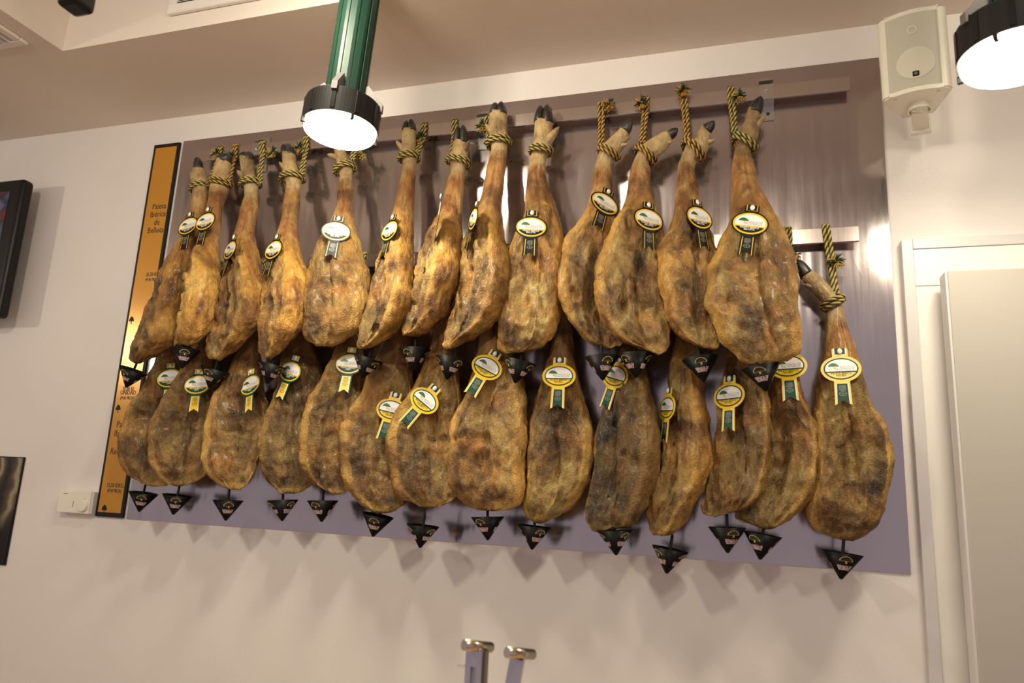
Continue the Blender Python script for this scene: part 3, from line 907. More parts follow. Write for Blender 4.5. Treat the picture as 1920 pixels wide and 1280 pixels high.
def rope(key, wrap, path_px, rail, tassel, yellow, label, d0, turns=1.8, double=True, tas_d=None, up_tilt=0.0):
    """wrap: pixel ends of the turns round the ankle; path: where the cord leaves the ankle and where it meets the rail"""
    L, Rp = survey(wrap[0], wrap[1], d0), survey(wrap[2], wrap[3], d0)
    c = (L + Rp) / 2
    root = empty('hanging_rope', c, label, 'rope', 'ropes holding the hams')
    ex = (Rp - L); w = ex.length / 2; ex.normalize()
    ay = Vector((0, -1, 0)); nz = ex.cross(ay)
    mats = [yellow, M_ROPE_G]
    v, f, m = [], [], []
    pts = []
    nst = int(26 * turns)
    for k in range(nst + 1):
        a = 2 * PI * k / 26 - 0.5
        sh = (k / nst - 0.5) * 2 * ROPE_R * 1.9 * turns / 2
        wob = 0.0022 * math.sin(a * 1.7 + c.x * 30)
        pts.append(c + ex * math.cos(a) * (w + ROPE_R * 0.6 + wob) + ay * math.sin(a) * (w * 0.95 + ROPE_R * 0.6 + wob) + nz * (sh + wob))
    strand_tubes([p - c for p in pts], ROPE_R, rope_spec(ROPE_R), v, f, m)
    from_data('ankle_wrap', v, f, mats, root, True, m)
    z0, z1 = RZ[rail]
    p0 = survey(path_px[0], path_px[1], d0 + 0.006)
    p1 = survey(path_px[2], path_px[3], RAILD + 0.007)
    p1.z = z1 + 0.002
    v, f, m = [], [], []
    for k in ((-1, 1) if double else (0,)):
        o = Vector((k * ROPE_R * 0.98, 0, 0))
        pr = Vector((p0.x + (p1.x - p0.x) * 0.75, -(RAILD + 0.008), z0 - 0.004))
        tw = Vector((0, k * 0.003, 0))
        pts = [p0 + o * 0.8, p0.lerp(pr, 0.35) + o * 0.7 + tw, p0.lerp(pr, 0.7) + o - tw, pr + o, Vector((p1.x, -(RAILD + 0.007), z1 - 0.008)) + o,
               Vector((p1.x, -(RAILD + 0.004), z1 + 0.005)) + o, Vector((p1.x, -0.036, z1 + 0.008)) + o,
               Vector((p1.x, -0.022, z1 + 0.004)) + o, Vector((p1.x, -0.0185, z1 - 0.012)) + o, Vector((p1.x, -0.0180, z0 + 0.008)) + o]
        strand_tubes([p - c for p in pts], ROPE_R, rope_spec(ROPE_R), v, f, m)
    from_data('cord', v, f, mats, root, True, m)
    if tassel:
        td = tas_d if tas_d else RAILD + 0.022
        tp = survey(tassel[0], tassel[1], td)
        rs = random.Random(int(tassel[0]))
        # knot: a short loop of the same rope
        v, f, m = [], [], []
        kn = survey(tassel[0] + (path_px[2] - tassel[0]) * 0.35, tassel[1] + 5, td - 0.006)
        pts = [kn + Vector((0.011 * math.cos(a), -0.006 * math.sin(a * 1.3), 0.010 * math.sin(a))) for a in np.linspace(0, 2.6 * PI, 30)]
        strand_tubes([p - c for p in pts], ROPE_R * 0.9, rope_spec(ROPE_R * 0.9), v, f, m)
        from_data('knot', v, f, mats, root, True, m)
        for nm, mi, dirs in (('frayed_end', 0, ((-0.5, 0.2), (0.7, -0.5), (0.1, -0.9))), ('frayed_end', 1, ((0.4, 0.9), (-0.3, -0.2), (0.8, -0.1)))):
            v, f = [], []
            for dx, dz in dirs:
                for q in range(20):
                    dr_ = Vector((dx + rs.uniform(-.55, .55), rs.uniform(-1.0, 0.1), dz + rs.uniform(-.55, .55))).normalized()
                    ln = rs.uniform(0.012, 0.022)
                    b0 = len(v)
                    st_ = tp + Vector((dx, 0, dz)) * 0.005 + Vector((rs.uniform(-.003, .003), rs.uniform(-.003, .003), rs.uniform(-.003, .003)))
                    sx = dr_.orthogonal().normalized(); sy = dr_.cross(sx)
                    kk = Vector((rs.uniform(-1, 1), rs.uniform(-1, 1), rs.uniform(-1, .4))) * 0.004
                    for i in range(4):
                        t = i / 3
                        cc = st_ + dr_ * ln * t + kk * t * t
                        for j in range(4):
                            aa = j * PI / 2
                            v.append(cc + (sx * math.cos(aa) + sy * math.sin(aa)) * (0.0012 if i < 3 else 0.0008) - c)
                    for i in range(3):
                        for j in range(4):
                            j2 = (j + 1) % 4
                            f.append([b0 + i * 4 + j, b0 + i * 4 + j2, b0 + i * 4 + 4 + j2, b0 + i * 4 + 4 + j])
                    f.append([b0 + 12 + j for j in range(4)])
            from_data(nm, v, f, [mats[mi]], root, True)
    return root


Y, O_ = M_ROPE_Y, M_ROPE_O
UR = [  # wrap ends, cord from (ankle) to (rail), tassel, yellow
 ((362,355,388,348), (390,350,412,275), (405,289), Y), ((398,344,429,346), (428,340,440,274), (432,294), O_),
 ((455,346,485,342), (486,345,491,264), (511,286), Y), ((531,335,566,332), (565,328,573,262), (561,277), Y),
 ((631,322,662,311), (661,300,667,236), (680,288), Y), ((751,298,783,294), (781,291,796,222), (786,258), Y),
 ((842,300,878,308), (847,295,853,214), None, Y), ((916,270,954,266), (918,260,915,206), (902,236), Y),
 ((995,283,1033,286), (1024,262,1027,196), None, Y), ((1124,279,1156,297), (1127,272,1127,186), (1141,197), O_),
 ((1197,278,1224,303), (1204,268,1211,176), (1202,193), O_), ((1284,266,1315,297), (1289,262,1282,182), (1279,170), O_),
 ((1377,258,1414,280), (1378,250,1370,158), (1384,181), Y)]
for i, (wr, pa, ta, ye) in enumerate(UR):
    rope(('u', i), wr, pa, 'u', ta, ye, 'yellow and green rope tied to the upper-row ham %s from the gold board' % ORD[i], 0.088)
LRX = [398, 408, 492, 587, 680, 745, 836, 949, 1062, 1172, 1290, 1386, 1478]
for i in range(13):
    a = LO[i][0]
    cx = (a[0] + a[2]) / 2
    z_ = a[1]
    ta = (1488, 478) if i == 12 else None
    rx = LRX[i]
    ry = 488 - (rx - 565) * 0.0535
    rope(('l', i), (a[0] - 1, z_ - 8, a[2] + 1, z_ - 8), (a[2] - 4 if rx > cx else a[0] + 4, z_ - 14, rx, ry), 'l', ta, Y,
         'yellow and green rope holding the lower-row ham %s from the gold board' % ORD[i], 0.082)
rope(('l', 13), (1544, 577, 1581, 562), (1567, 552, 1549, 422), 'l', (1567, 490), Y,
     'yellow and green doubled rope hanging free near the end of the lower rail', 0.082, tas_d=0.075)

# ------------------------------------------------------------------ seal tags
TA, TB_ = 0.0475, 0.0355
NKW, NKH, RBW, RBL = 0.0185, 0.020, 0.0200, 0.060


def ell(a, b, n=56, a0=0.0, a1=2 * PI, cy=0.0):
    return [(a * math.cos(a0 + (a1 - a0) * k / n), cy + b * math.sin(a0 + (a1 - a0) * k / n)) for k in range(n)]


def seg_poly(a, b, y, lower):
    """part of an ellipse above or below the chord at height y"""
    t = math.asin(y / b)
    if lower:
        a0, a1 = PI - t, 2 * PI + t
    else:
        a0, a1 = t, PI - t
    return [(a * math.cos(a0 + (a1 - a0) * k / 40), b * math.sin(a0 + (a1 - a0) * k / 40)) for k in range(41)]


def tag_outline(g=0.0):
    pts = []
    tn = math.acos((NKW + g) / (TA + g))
    tr = math.acos((RBW * 0.92 + g) / (TA + g))
    a, b = TA + g, TB_ + g
    for k in range(31):                                    # right side from ribbon up to neck
        t = -tr + (tn + tr) * k / 30
        pts.append((a * math.cos(t), b * math.sin(t)))
    pts += [(NKW + g, TB_ + NKH - 0.003), (NKW - 0.003, TB_ + NKH), (-NKW + 0.003, TB_ + NKH), (-NKW - g, TB_ + NKH - 0.003)]
    for k in range(31):
        t = PI - tn + (tn + tr) * k / 30
        pts.append((a * math.cos(t), b * math.sin(t)))
    y1 = -TB_ - RBL
    pts += [(-RBW - g, y1), (0, y1 + 0.0125), (RBW + g, y1)]
    return pts


def ribbon_poly(g):
    y0, y1 = -TB_ - 0.004, -TB_ - RBL
    w0, w1 = RBW * 0.92 - g, RBW - g
    k = 0.0125 * (1 - g / RBW)
    sl = 0.0125 / RBW
    return [(w0, y0), (-w0, y0), (-w1, y1 + sl * g), (0, y1 + 0.0125), (w1, y1 + sl * g)]


def neck_poly(g):
    y0, y1 = TB_ + 0.001, TB_ + NKH - 0.0002
    w = NKW - g
    return [(-w, y0 + g * .4), (w, y0 + g * .4), (w, y1), (-w, y1)]


def emblem(bm, z0, z1):
    """fine coat of arms and quartered oval on the ribbon"""
    for k in range(5):
        y = -TB_ - 0.010 - k * 0.0030
        wd = 0.0085 - (0.0012 if k in (0, 4) else 0)
        plate([(-wd, y), (wd, y), (wd, y + 0.0012), (-wd, y + 0.0012)], z0, z1, bm)
    cy = -TB_ - 0.0305
    o, inn = ell(0.0085, 0.0058, 28, cy=cy), ell(0.0074, 0.0048, 28, cy=cy)
    for k in range(28):
        plate([o[k], o[(k + 1) % 28], inn[(k + 1) % 28], inn[k]], z0, z1, bm)
    plate([(-0.0072, cy - .0004), (0.0072, cy - .0004), (0.0072, cy + .0004), (-0.0072, cy + .0004)], z0, z1, bm)
    plate([(-.0005, cy - .0047), (.0005, cy - .0047), (.0005, cy + .0047), (-.0005, cy + .0047)], z0, z1, bm)
    return bm


TREE = [(-0.0115, -0.0005), (-0.0122, 0.0012), (-0.010, 0.0045), (-0.006, 0.0078), (-0.001, 0.0092), (0.004, 0.0080), (0.009, 0.0048), (0.0122, 0.0012), (0.0112, -0.0004), (0.004, 0.0003), (0, -0.0008), (-0.004, 0.0002)]
TRUNK = [(-0.0013, -0.0065), (0.0023, -0.0068), (0.0015, 0.0), (-0.0010, 0.0)]


def make_tag(kind):
    root = empty('seal_tag')
    if kind == 'bellota': c_out, c_ring, c_band, c_low, c_rib, c_line, c_em = M_TBLACK, M_TYELLOW, M_TYELLOW, M_TBLACK, M_TBLACK, M_TYELLOW, M_TGREY
    elif kind == 'cebo': c_out, c_ring, c_band, c_low, c_rib, c_line, c_em = M_TGREEN, M_TYELLOW, M_TYELLOW, M_TGREEN, M_TYELLOW, M_TWHITE, M_TGREEN
    else: c_out, c_ring, c_band, c_low, c_rib, c_line, c_em = M_TYELLOW, M_TGREEN, M_TGREEN, M_TYELLOW, M_TGREEN, M_TWHITE, M_TGREY
    obj('backing', plate(tag_outline(), 0, 0.0014), c_out, root)
    g = 0.0040 if kind != 'recebo' else 0.0068
    obj('ring', plate(ell(TA - g, TB_ - g), 0.0014, 0.0018), c_ring, root)
    g2 = g + (0.0046 if kind != 'recebo' else 0.0034)
    a, b = TA - g2, TB_ - g2
    yc = -0.0065
    obj('white_field', plate(seg_poly(a, b, yc, False), 0.0018, 0.0021), M_TWHITE, root)
    obj('lower_field', plate(seg_poly(a, b, yc - 0.0035, True), 0.0018, 0.0021), c_low, root)
    gi = 0.0062
    obj('neck_line', plate(neck_poly(0.0042), 0.0014, 0.0016), c_line, root)
    obj('ribbon_line', plate(ribbon_poly(0.0042), 0.0014, 0.0016), c_line, root)
    obj('neck_field', plate(neck_poly(gi), 0.0016, 0.0018), c_rib, root)
    obj('ribbon_field', plate(ribbon_poly(gi), 0.0016, 0.0018), c_rib, root)
    obj('crest', emblem(bmesh.new(), 0.0018, 0.00195), c_em, root)['kind'] = 'stuff'
    obj('oak_crown', plate([(x * 1.05 - 0.017, y * 1.05 + 0.0065) for x, y in TREE], 0.0021, 0.0024), M_TLEAF, root)
    obj('oak_trunk', plate([(x * 1.05 - 0.0155, y * 1.05 + 0.0062) for x, y in TRUNK], 0.0024, 0.0026), M_TYELLOW, root)
    me = text_data('ESTANCIA DE\nSALAMANCA', 0.0078, 'CENTER', 0.0, 0.72)
    o = link_mesh('lettering', me, root, [M_TGREY])
    o.location = (0.0085, 0.0012, 0.0023)
    low = {'bellota': 'PALETA IBÉRICA\nBELLOTA', 'cebo': 'PALETA IBÉRICA\nCEBO', 'recebo': 'PALETA IBÉRICA\nRECEBO'}[kind]
    me = text_data(low, 0.0066, 'CENTER', 0.00012, 0.80)
    o = link_mesh('lettering', me, root, [M_TGREEN if kind == 'recebo' else M_TWHITE])
    o.location = (0, -0.0152, 0.0023)
    bm = bmesh.new()
    lathe(bm, [(0.0055, 0.0018), (0.0072, 0.0030), (0.0072, 0.0046), (0.005, 0.0062), (0, 0.0066)], 18, Matrix.Translation((0, TB_ + 0.0110, 0)) @ Matrix.Diagonal((0.85, 1.1, 1, 1)))
    obj('pin_head', bm, M_TWHITE, root, True)
    return root


def copy_tree(o, parent=None):
    c = o.copy()
    COL.objects.link(c)
    if parent is not None:
        c.parent = parent
        c.matrix_parent_inverse = o.matrix_parent_inverse.copy()
    for ch in list(o.children):
        copy_tree(ch, c)
    return c


TAGS = [  # row, ham, pin, ribbon end, yaw, pitch
 ('u',0,(354,399),(350,472),-8,8), ('u',1,(388,391),(380,463),-10,8), ('u',2,(438,445),(419,515),-28,8), ('u',3,(518,442),(503,520),-20,8),
 ('u',4,(634,411),(622,478),25,8), ('u',5,(735,407),(722,483),-30,8), ('u',6,(830,383),(813,424),-62,4), ('u',7,(898,388),(868,455),-52,6),
 ('u',8,(998,396),(992,484),15,8), ('u',9,(1143,358),(1116,428),42,10), ('u',10,(1218,384),(1212,466),38,8), ('u',11,(1309,381),(1315,462),46,8),
 ('u',12,(1411,389),(1397,478),5,8),
 ('l',0,(319,681),(316,764),12,8), ('l',1,(372,694),(366,774),12,8), ('l',2,(467,693),(475,778),-15,8), ('l',3,(554,669),(527,750),-8,8),
 ('l',4,(659,654),(647,737),8,8), ('l',5,(742,737),(718,828),10,6), ('l',6,(816,725),(758,800),10,6), ('l',7,(929,659),(882,745),8,8),
 ('l',8,(1049,673),(1046,766),5,8), ('l',9,(1166,668),(1130,775),-30,6), ('l',10,(1254,729),(1246,832),-58,4), ('l',11,(1366,708),(1370,808),-34,6),
 ('l',12,(1474,650),(1484,757),-6,8), ('l',13,(1574,655),(1582,762),-5,8)]
KIND = {'u': 'bellota'}
protos = {}
TAGLOOK = {'bellota': 'black-edged seal tag with black ribbon', 'cebo': 'green-edged seal tag with yellow ribbon', 'recebo': 'yellow-edged seal tag with green ribbon'}
bpy.context.view_layer.update()
BASE = Matrix(((1, 0, 0), (0, 0, -1), (0, 1, 0)))          # local X right, Y up, Z out into the room
for row, i, pin, end, yaw, pitch in TAGS:
    kind = 'bellota' if row == 'u' else ('cebo' if i < 5 else 'recebo')
    root, body = hams[(row, i)]
    bvh = BVHTree.FromPolygons([root.location + v.co for v in body.data.vertices], [tuple(p.vertices) for p in body.data.polygons])
    d = 0.17
    for _ in range(3):
        P0, P1 = survey(pin[0], pin[1], d), survey(end[0], end[1], d)
        dx, dz = P0.x - P1.x, P0.z - P1.z
        roll = math.atan2(dx, dz)
        Mx = Matrix.Rotation(math.radians(yaw), 3, 'Z') @ Matrix.Rotation(-math.radians(pitch), 3, 'X') @ Matrix.Rotation(roll, 3, 'Y') @ BASE
        pos = P0.lerp(P1, 0.345)
        need = []
        for x in (-0.03, -0.015, 0, 0.015, 0.03):
            for y in (TB_ + 0.01, 0.02, 0, -0.02, -TB_, -TB_ - 0.03, -TB_ - 0.055):
                if abs(y) > 0.025 and abs(x) > 0.016: continue
                q = pos + Mx @ Vector((x, y, 0))
                h = bvh.ray_cast(Vector((q.x, -1.0, q.z)), Vector((0, 1, 0)), 2.0)
                if h[0] is not None:
                    need.append(-(h[0].y - q.y))
        need.sort()
        sh = need[-1] if need else 0.0
        d = d + sh + 0.001
    pos = survey(pin[0], pin[1], d).lerp(survey(end[0], end[1], d), 0.345)
    if kind not in protos:
        r = protos[kind] = make_tag(kind)
    else:
        r = copy_tree(protos[kind])
    r.matrix_world = Matrix.Translation(pos) @ Mx.to_4x4()
    tag(r, '%s on the %s ham %s from the gold board' % (TAGLOOK[kind], 'upper-row' if row == 'u' else 'lower-row', ORD[i]), 'tag',
        'seal tags pinned on the hams')

# ------------------------------------------------------------------ drip cones
CR, CHT = 0.0475, 0.068


def cone_point(ang, z):
    """point of the cone's outside at height z below the rim"""
    r = CR * (1 + z / CHT) + 0.0004
    return Vector((r * math.sin(ang), -r * math.cos(ang), z))


def wrap_mesh(me, a0, zc):
    for v in me.vertices:
        r = CR * (1 + zc / CHT)
        v.co = cone_point(a0 + v.co.x / r, zc + v.co.y * 0.80)
    me.update()


def flat_mesh(pts):
    bm = bmesh.new()
    bm.faces.new([bm.verts.new((x, y, 0)) for x, y in pts])
    bmesh.ops.triangulate(bm, faces=bm.faces)
    bmesh.ops.subdivide_edges(bm, edges=bm.edges, cuts=1)
    me = bpy.data.meshes.new('print')
    bm.to_mesh(me); bm.free()
    return me


def make_cone():
    root = empty('drip_cone')
    bm = bmesh.new()
    lathe(bm, [(0, -0.012), (0.040, -0.006), (CR - 0.0018, -0.0005), (CR, 0.0), (CR * 0.135, -CHT * 0.865), (CR * 0.09, -CHT * 0.915), (CR * 0.045, -CHT * 0.935), (0, -CHT * 0.94)], 56)
    obj('shell', bm, M_CONE, root, True)
    bm = bmesh.new()
    add_cyl(bm, (0, 0, -0.012), (0, 0, 0.030), 0.0040, 0.0040, 10)
    add_cyl(bm, (0, 0, 0.030), (0, 0, 0.048), 0.0040, 0.0006, 10)
    obj('spike', bm, M_MATBLACK, root)
    S = 1.12
    for k in range(3):
        a0 = k * 2 * PI / 3
        me = flat_mesh([(x * S, y * S * 1.25) for x, y in TREE]); wrap_mesh(me, a0, -0.0165)
        link_mesh('oak_crown', me, root, [M_CONELEAF])
        bm = bmesh.new()
        n = len(TREE)
        for q in range(n):
            p, r = TREE[q], TREE[(q + 1) % n]
            for (xa, ya), (xb, yb) in (((p[0], p[1] - .003), (r[0], r[1] - .003)),):
                f1, f2 = 1.0, 1.17
                bm.faces.new([bm.verts.new((xx * S * ff, ((yy) * ff) * S * 1.25 + 0.0035, 0)) for xx, yy, ff in ((xa, ya, f1), (xb, yb, f1), (xb, yb, f2), (xa, ya, f2))])
        me = bpy.data.meshes.new('print'); bm.to_mesh(me); bm.free(); wrap_mesh(me, a0, -0.0165)
        for v in me.vertices: v.co += Vector((v.co.x, v.co.y, 0)).normalized() * 0.0003
        link_mesh('oak_outline', me, root, [M_CONELINE])
        me = flat_mesh([(x * S * 1.2, y * S * 1.1 - 0.0005) for x, y in TRUNK]); wrap_mesh(me, a0, -0.0165)
        for v in me.vertices: v.co += Vector((v.co.x, v.co.y, 0)).normalized() * 0.0005
        link_mesh('oak_trunk', me, root, [M_TYELLOW])
        me = text_data('ESTANCIA DE\nSALAMANCA', 0.0105, 'CENTER', 0.0005, 0.64, 0.47); wrap_mesh(me, a0, -0.0345)
        link_mesh('lettering', me, root, [M_CONEPRINT])
    return root


CONES = [  # row, ham, rim ends, apex, turn of the print, depth
 ('u',0,(228,683),(274,704),-42,.20), ('u',1,(321,654),(374,655),0,.22), ('u',2,(378,684),(430,700),-30,.20), ('u',3,(486,676),(538,690),46,.205),
 ('u',5,(663,663),(720,680),48,.21), ('u',6,(748,656),(809,654),-38,.205), ('u',7,(815,667),(877,676),42,.20), ('u',8,(943,671),(1008,684),62,.195),
 ('u',9,(1097,672),(1160,667),25,.215), ('u',10,(1160,666),(1223,663),-48,.205), ('u',11,(1279,677),(1346,666),0,.205), ('u',12,(1390,694),(1463,681),-10,.215),
 ('l',0,(243,918),(296,929),-4,.115), ('l',1,(306,923),(360,933),-2,.13), ('l',2,(399,936),(457,939),6,.14), ('l',3,(502,939),(559,936),46,.12),
 ('l',4,(577,938),(634,938),-36,.13), ('l',5,(681,958),(737,973),-12,.14), ('l',6,(763,980),(824,989),46,.15), ('l',7,(882,969),(947,968),-36,.15),
 ('l',8,(972,982),(1032,990),32,.13), ('l',9,(1119,995),(1186,993),50,.15), ('l',10,(1223,1021),(1291,1036),-54,.14), ('l',11,(1331,987),(1396,990),26,.135),
 ('l',12,(1398,995),(1463,1007),-32,.125), ('l',13,(1544,1030),(1617,1042),14,.12)]
cproto = None
for row, i, ra, rb, turn, d in CONES:
    A, B = survey(ra[0], ra[1], d), survey(rb[0], rb[1], d)
    c = (A + B) / 2
    roll = math.atan2(B.z - A.z, B.x - A.x)
    if cproto is None:
        r = cproto = make_cone()
    else:
        r = copy_tree(cproto)
    az = math.degrees(math.atan2(0 - c.x, CAM_D - d))
    r.matrix_world = Matrix.Translation(c) @ Matrix.Rotation(-roll, 4, 'Y') @ Matrix.Rotation(math.radians(turn + az), 4, 'Z')
    tag(r, 'black drip cone under the %s ham %s from the gold board' % ('upper-row' if row == 'u' else 'lower-row', ORD[i]), 'drip cone', 'drip cones under the hams')

# ------------------------------------------------------------------ gold price board
GX0, GX1, GZ0, GZ1 = -2.236, -2.110, 1.505, 2.957
gb = empty('price_board', (GX0, 0, GZ0), 'tall narrow gold price board with black border beside the steel sheet', 'sign')
GW, GH = GX1 - GX0, GZ1 - GZ0
box('backing', (0, -0.010, 0), (GW, -0.0005, GH), M_MATBLACK, gb, 0.001)
B_ = 0.0115
box('gold_face', (B_, -0.0112, B_ * 1.4), (GW - B_, -0.0100, GH - B_ * 1.4), M_GOLD, gb)


def board_text(body, px, py, size, bold=0.0, sp=0.9, sx=1.0):
    p = survey(px, py, 0.012)
    me = text_data(body, size, 'CENTER', bold, sp, sx)
    o = link_mesh('lettering', me, gb, [M_GOLDTXT])
    o.matrix_basis = Matrix.Translation((p.x - GX0, -0.0118, p.z - GZ0)) @ BASE.to_4x4()


board_text('Paleta\nIbérica\nde\nBellota', 295, 409, 0.0335, 0.0002, 0.98, 0.84)
board_text('26.50 €/KG.', 289, 514, 0.0215, 0.0002, 1, 0.72)
board_text('(POR PIEZA)', 285, 524, 0.0165, 0.0002, 1, 0.72)
board_text('70.00 €/', 263, 627, 0.0215, 0.0002, 1, 0.72)
board_text('70.00 €/', 240, 729, 0.0215, 0.0002, 1, 0.72)
board_text('UNIDAD', 240, 736, 0.0225, 0.0002, 1, 0.82)
board_text('(POR PIEZA)', 238, 746, 0.0165, 0.0002, 1, 0.72)
board_text('Paleta\nIbérica\nde\nRecebo', 228, 821, 0.0335, 0.0002, 0.98, 0.84)
board_text('15.50 €/KG.', 216, 910, 0.0215, 0.0002, 1, 0.72)
board_text('(POR PIEZA)', 214, 920, 0.0165, 0.0002, 1, 0.72)
for px, py in ((246, 602), (221, 768), (195, 956)):
    p = survey(px, py, 0.012)
    bm = bmesh.new()
    plate([(x * 0.95, y * 2.1) for x, y in TREE], 0, 0.0003, bm)
    plate([(x, y * 1.6) for x, y in TRUNK], 0, 0.0003, bm)
    o = obj('oak_mark', bm, M_MATBLACK, gb)
    o.matrix_basis = Matrix.Translation((p.x - GX0, -0.0115, p.z - GZ0)) @ BASE.to_4x4()

# loose white thread at the end of the lower rail
v, f = [], []
th0 = survey(1604, 452, 0.035)
tpts = [th0 + Vector((0.004 * t + 0.022 * t ** 2.2, 0.002 * math.sin(4 * t), -0.082 * t)) for t in np.linspace(0, 1, 16)]
for i_, c_ in enumerate(tpts):
    for j_ in range(6):
        a_ = 2 * PI * j_ / 6
        v.append(c_ - th0 + Vector((math.cos(a_), math.sin(a_), 0)) * 0.0007)
for i_ in range(15):
    for j_ in range(6):
        j2_ = (j_ + 1) % 6
        f.append((i_ * 6 + j_, i_ * 6 + j2_, i_ * 6 + 6 + j2_, i_ * 6 + 6 + j_))
th = tag(from_data('thread', v, f, [M_TWHITE], None, True), 'thin white thread dangling from the free end of the lower rail', 'thread')
th.location = th0

# ------------------------------------------------------------------ thermostat
tp = empty('thermostat', (-2.398, 0, 1.512), 'small cream wall thermostat with round dial beside the gold board', 'thermostat')
box('housing', (0, -0.030, 0), (0.150, -0.0005, 0.078), M_PLASTIC, tp, 0.002)
box('side_cover', (0.150, -0.026, 0.001), (0.160, -0.0005, 0.077), M_GREYTRIM, tp, 0.001)
bm = bmesh.new()
lathe(bm, [(0.0205, 0), (0.0205, 0.006), (0.018, 0.009), (0, 0.0092)], 32, Matrix.Translation((0.124, -0.030, 0.027)) @ BASE.to_4x4())
obj('dial', bm, M_PLASTIC, tp, False)
box('slot', (0.073, -0.0304, 0.020), (0.076, -0.0296, 0.042), M_TGREY, tp)
box('maker_mark', (0.022, -0.0304, 0.0655), (0.042, -0.0296, 0.0685), M_TGREY, tp)
box('dial_mark', (0.1235, -0.0304, 0.0495), (0.1255, -0.0296, 0.0545), M_TGREY, tp)

# ------------------------------------------------------------------ picture at the edge of the frame
def photo_material():
    m = mat('photo_print', (0.02, 0.015, 0.01), 0.4)
    t = NT(m)
    co = t.n('ShaderNodeTexCoord').outputs['Object']
    wv = t.n('ShaderNodeTexWave', wave_type='BANDS', bands_direction='X')
    wv.inputs['Scale'].default_value = 3.5
    wv.inputs['Distortion'].default_value = 6.0
    wv.inputs['Detail'].default_value = 3
    wv.inputs['Detail Scale'].default_value = 1.2
    t.l(co, wv.inputs['Vector'])
    c = t.ramp(wv.outputs['Fac'], [(0.0, (0.006, 0.004, 0.003)), (0.5, (0.05, 0.030, 0.012)), (0.85, (0.11, 0.07, 0.03)), (1.0, (0.30, 0.25, 0.18))])
    sz = t.n('ShaderNodeSeparateXYZ'); t.l(co, sz.inputs[0])
    k = t.ramp(t.math('ADD', sz.outputs[2], t.math('MULTIPLY', sz.outputs[0], 0.25)), [(0.26, (0, 0, 0)), (0.36, (1, 1, 1))])
    t.l(t.mix(1.0, c, k, 'MULTIPLY'), t.b.inputs['Base Color'])
    return m


pc = empty('photo_print', (-3.25, 0, 1.306), 'dark printed photograph of hams on the wall near the thermostat', 'picture')
box('board', (0, -0.006, 0), (0.625, -0.0005, 0.398), M_MATBLACK, pc, 0.001)
box('print', (0.004, -0.0075, 0.004), (0.621, -0.006, 0.394), photo_material(), pc)

# ------------------------------------------------------------------ television
def screen_material():
    m = mat('screen_glow', (0.01, 0.01, 0.01), 0.15)
    t = NT(m)
    co = t.n('ShaderNodeTexCoord').outputs['Object']
    c = t.ramp(t.noise(co, 7, 2, 0.5, 0.5), [(0.38, (0.10, 0.008, 0.012)), (0.46, (0.012, 0.012, 0.015)), (0.55, (0.07, 0.075, 0.14)), (0.66, (0.14, 0.012, 0.018))])
    t.l(c, t.b.inputs['Emission Color'])
    t.b.inputs['Emission Strength'].default_value = 0.8
    return m


p = survey(46, 345, 0.11)
tv = empty('television', (p.x, -0.11, 2.235), 'black flat television hanging high at the edge of the white wall', 'television')
TH = p.z + 0.025 - 2.235
bm = bmesh.new()
add_box(bm, (-0.55, 0.02, TH / 2), (1.10, 0.055, TH), None, 0.018, 4)
obj('housing', bm, M_BLACK, tv)
bm = bmesh.new()
add_box(bm, (-0.55, -0.0085, TH / 2 + 0.01), (0.98, 0.003, TH - 0.13))
obj('screen', bm, screen_material(), tv)
box('wall_mount', (-0.75, 0.045, TH * 0.3), (-0.35, 0.1095, TH * 0.7), M_MATBLACK, tv)

# ------------------------------------------------------------------ loudspeaker
sp = empty('wall_speaker', (0.452, -0.185, 2.70), 'cream wall loudspeaker on a bracket over the steel sheet corner', 'loudspeaker')
sp.rotation_euler = (0, 0, -math.radians(13))
SW, SH, SD = 0.158, 0.232, 0.13
bm = bmesh.new()
prof = []
for k in range(9):
    a = -PI / 2 + (PI / 2) * k / 8
    prof.append((SW / 2 - 0.018 + 0.018 * math.cos(a), -SD / 2 + 0.018 + 0.018 * math.sin(a)))
prof += [(SW / 2 - 0.002, -SD / 2 + 0.03), (0.038, SD / 2), (-0.038, SD / 2), (-SW / 2 + 0.002, -SD / 2 + 0.03)]
for k in range(9):
    a = PI + (PI / 2) * k / 8
    prof.append((-SW / 2 + 0.018 + 0.018 * math.cos(a), -SD / 2 + 0.018 + 0.018 * math.sin(a)))
# bowed front
for k in range(1, 12):
    t = k / 12
    x = -SW / 2 + 0.018 + (SW - 0.036) * t
    prof.append((x, -SD / 2 - 0.012 * math.sin(PI * t)))
plate(prof, 0, SH, bm)
bmesh.ops.bevel(bm, geom=[e for e in bm.edges if abs(e.verts[0].co.z - e.verts[1].co.z) < 1e-5], offset=0.004, segments=2, affect='EDGES')
obj('cabinet', bm, M_PLASTIC, sp, False)


def bowed(x0, x1, z0, z1, off, n=14):
    """a strip lying on the bowed front"""
    vs, fs = [], []
    for k in range(n + 1):
        x = x0 + (x1 - x0) * k / n
        t = min(max((x + SW / 2 - 0.018) / (SW - 0.036), 0), 1)
        y = -SD / 2 - 0.012 * math.sin(PI * t) - off
        vs += [(x, y, z0), (x, y, z1), (x, y + 0.006, z0), (x, y + 0.006, z1)]
    for k in range(n):
        a = 4 * k
        fs += [(a, a + 4, a + 5, a + 1), (a + 1, a + 5, a + 7, a + 3), (a + 2, a, a + 4, a + 6)[::1]]
    fs += [(0, 1, 3, 2), (4 * n, 4 * n + 2, 4 * n + 3, 4 * n + 1)]
    return vs, fs


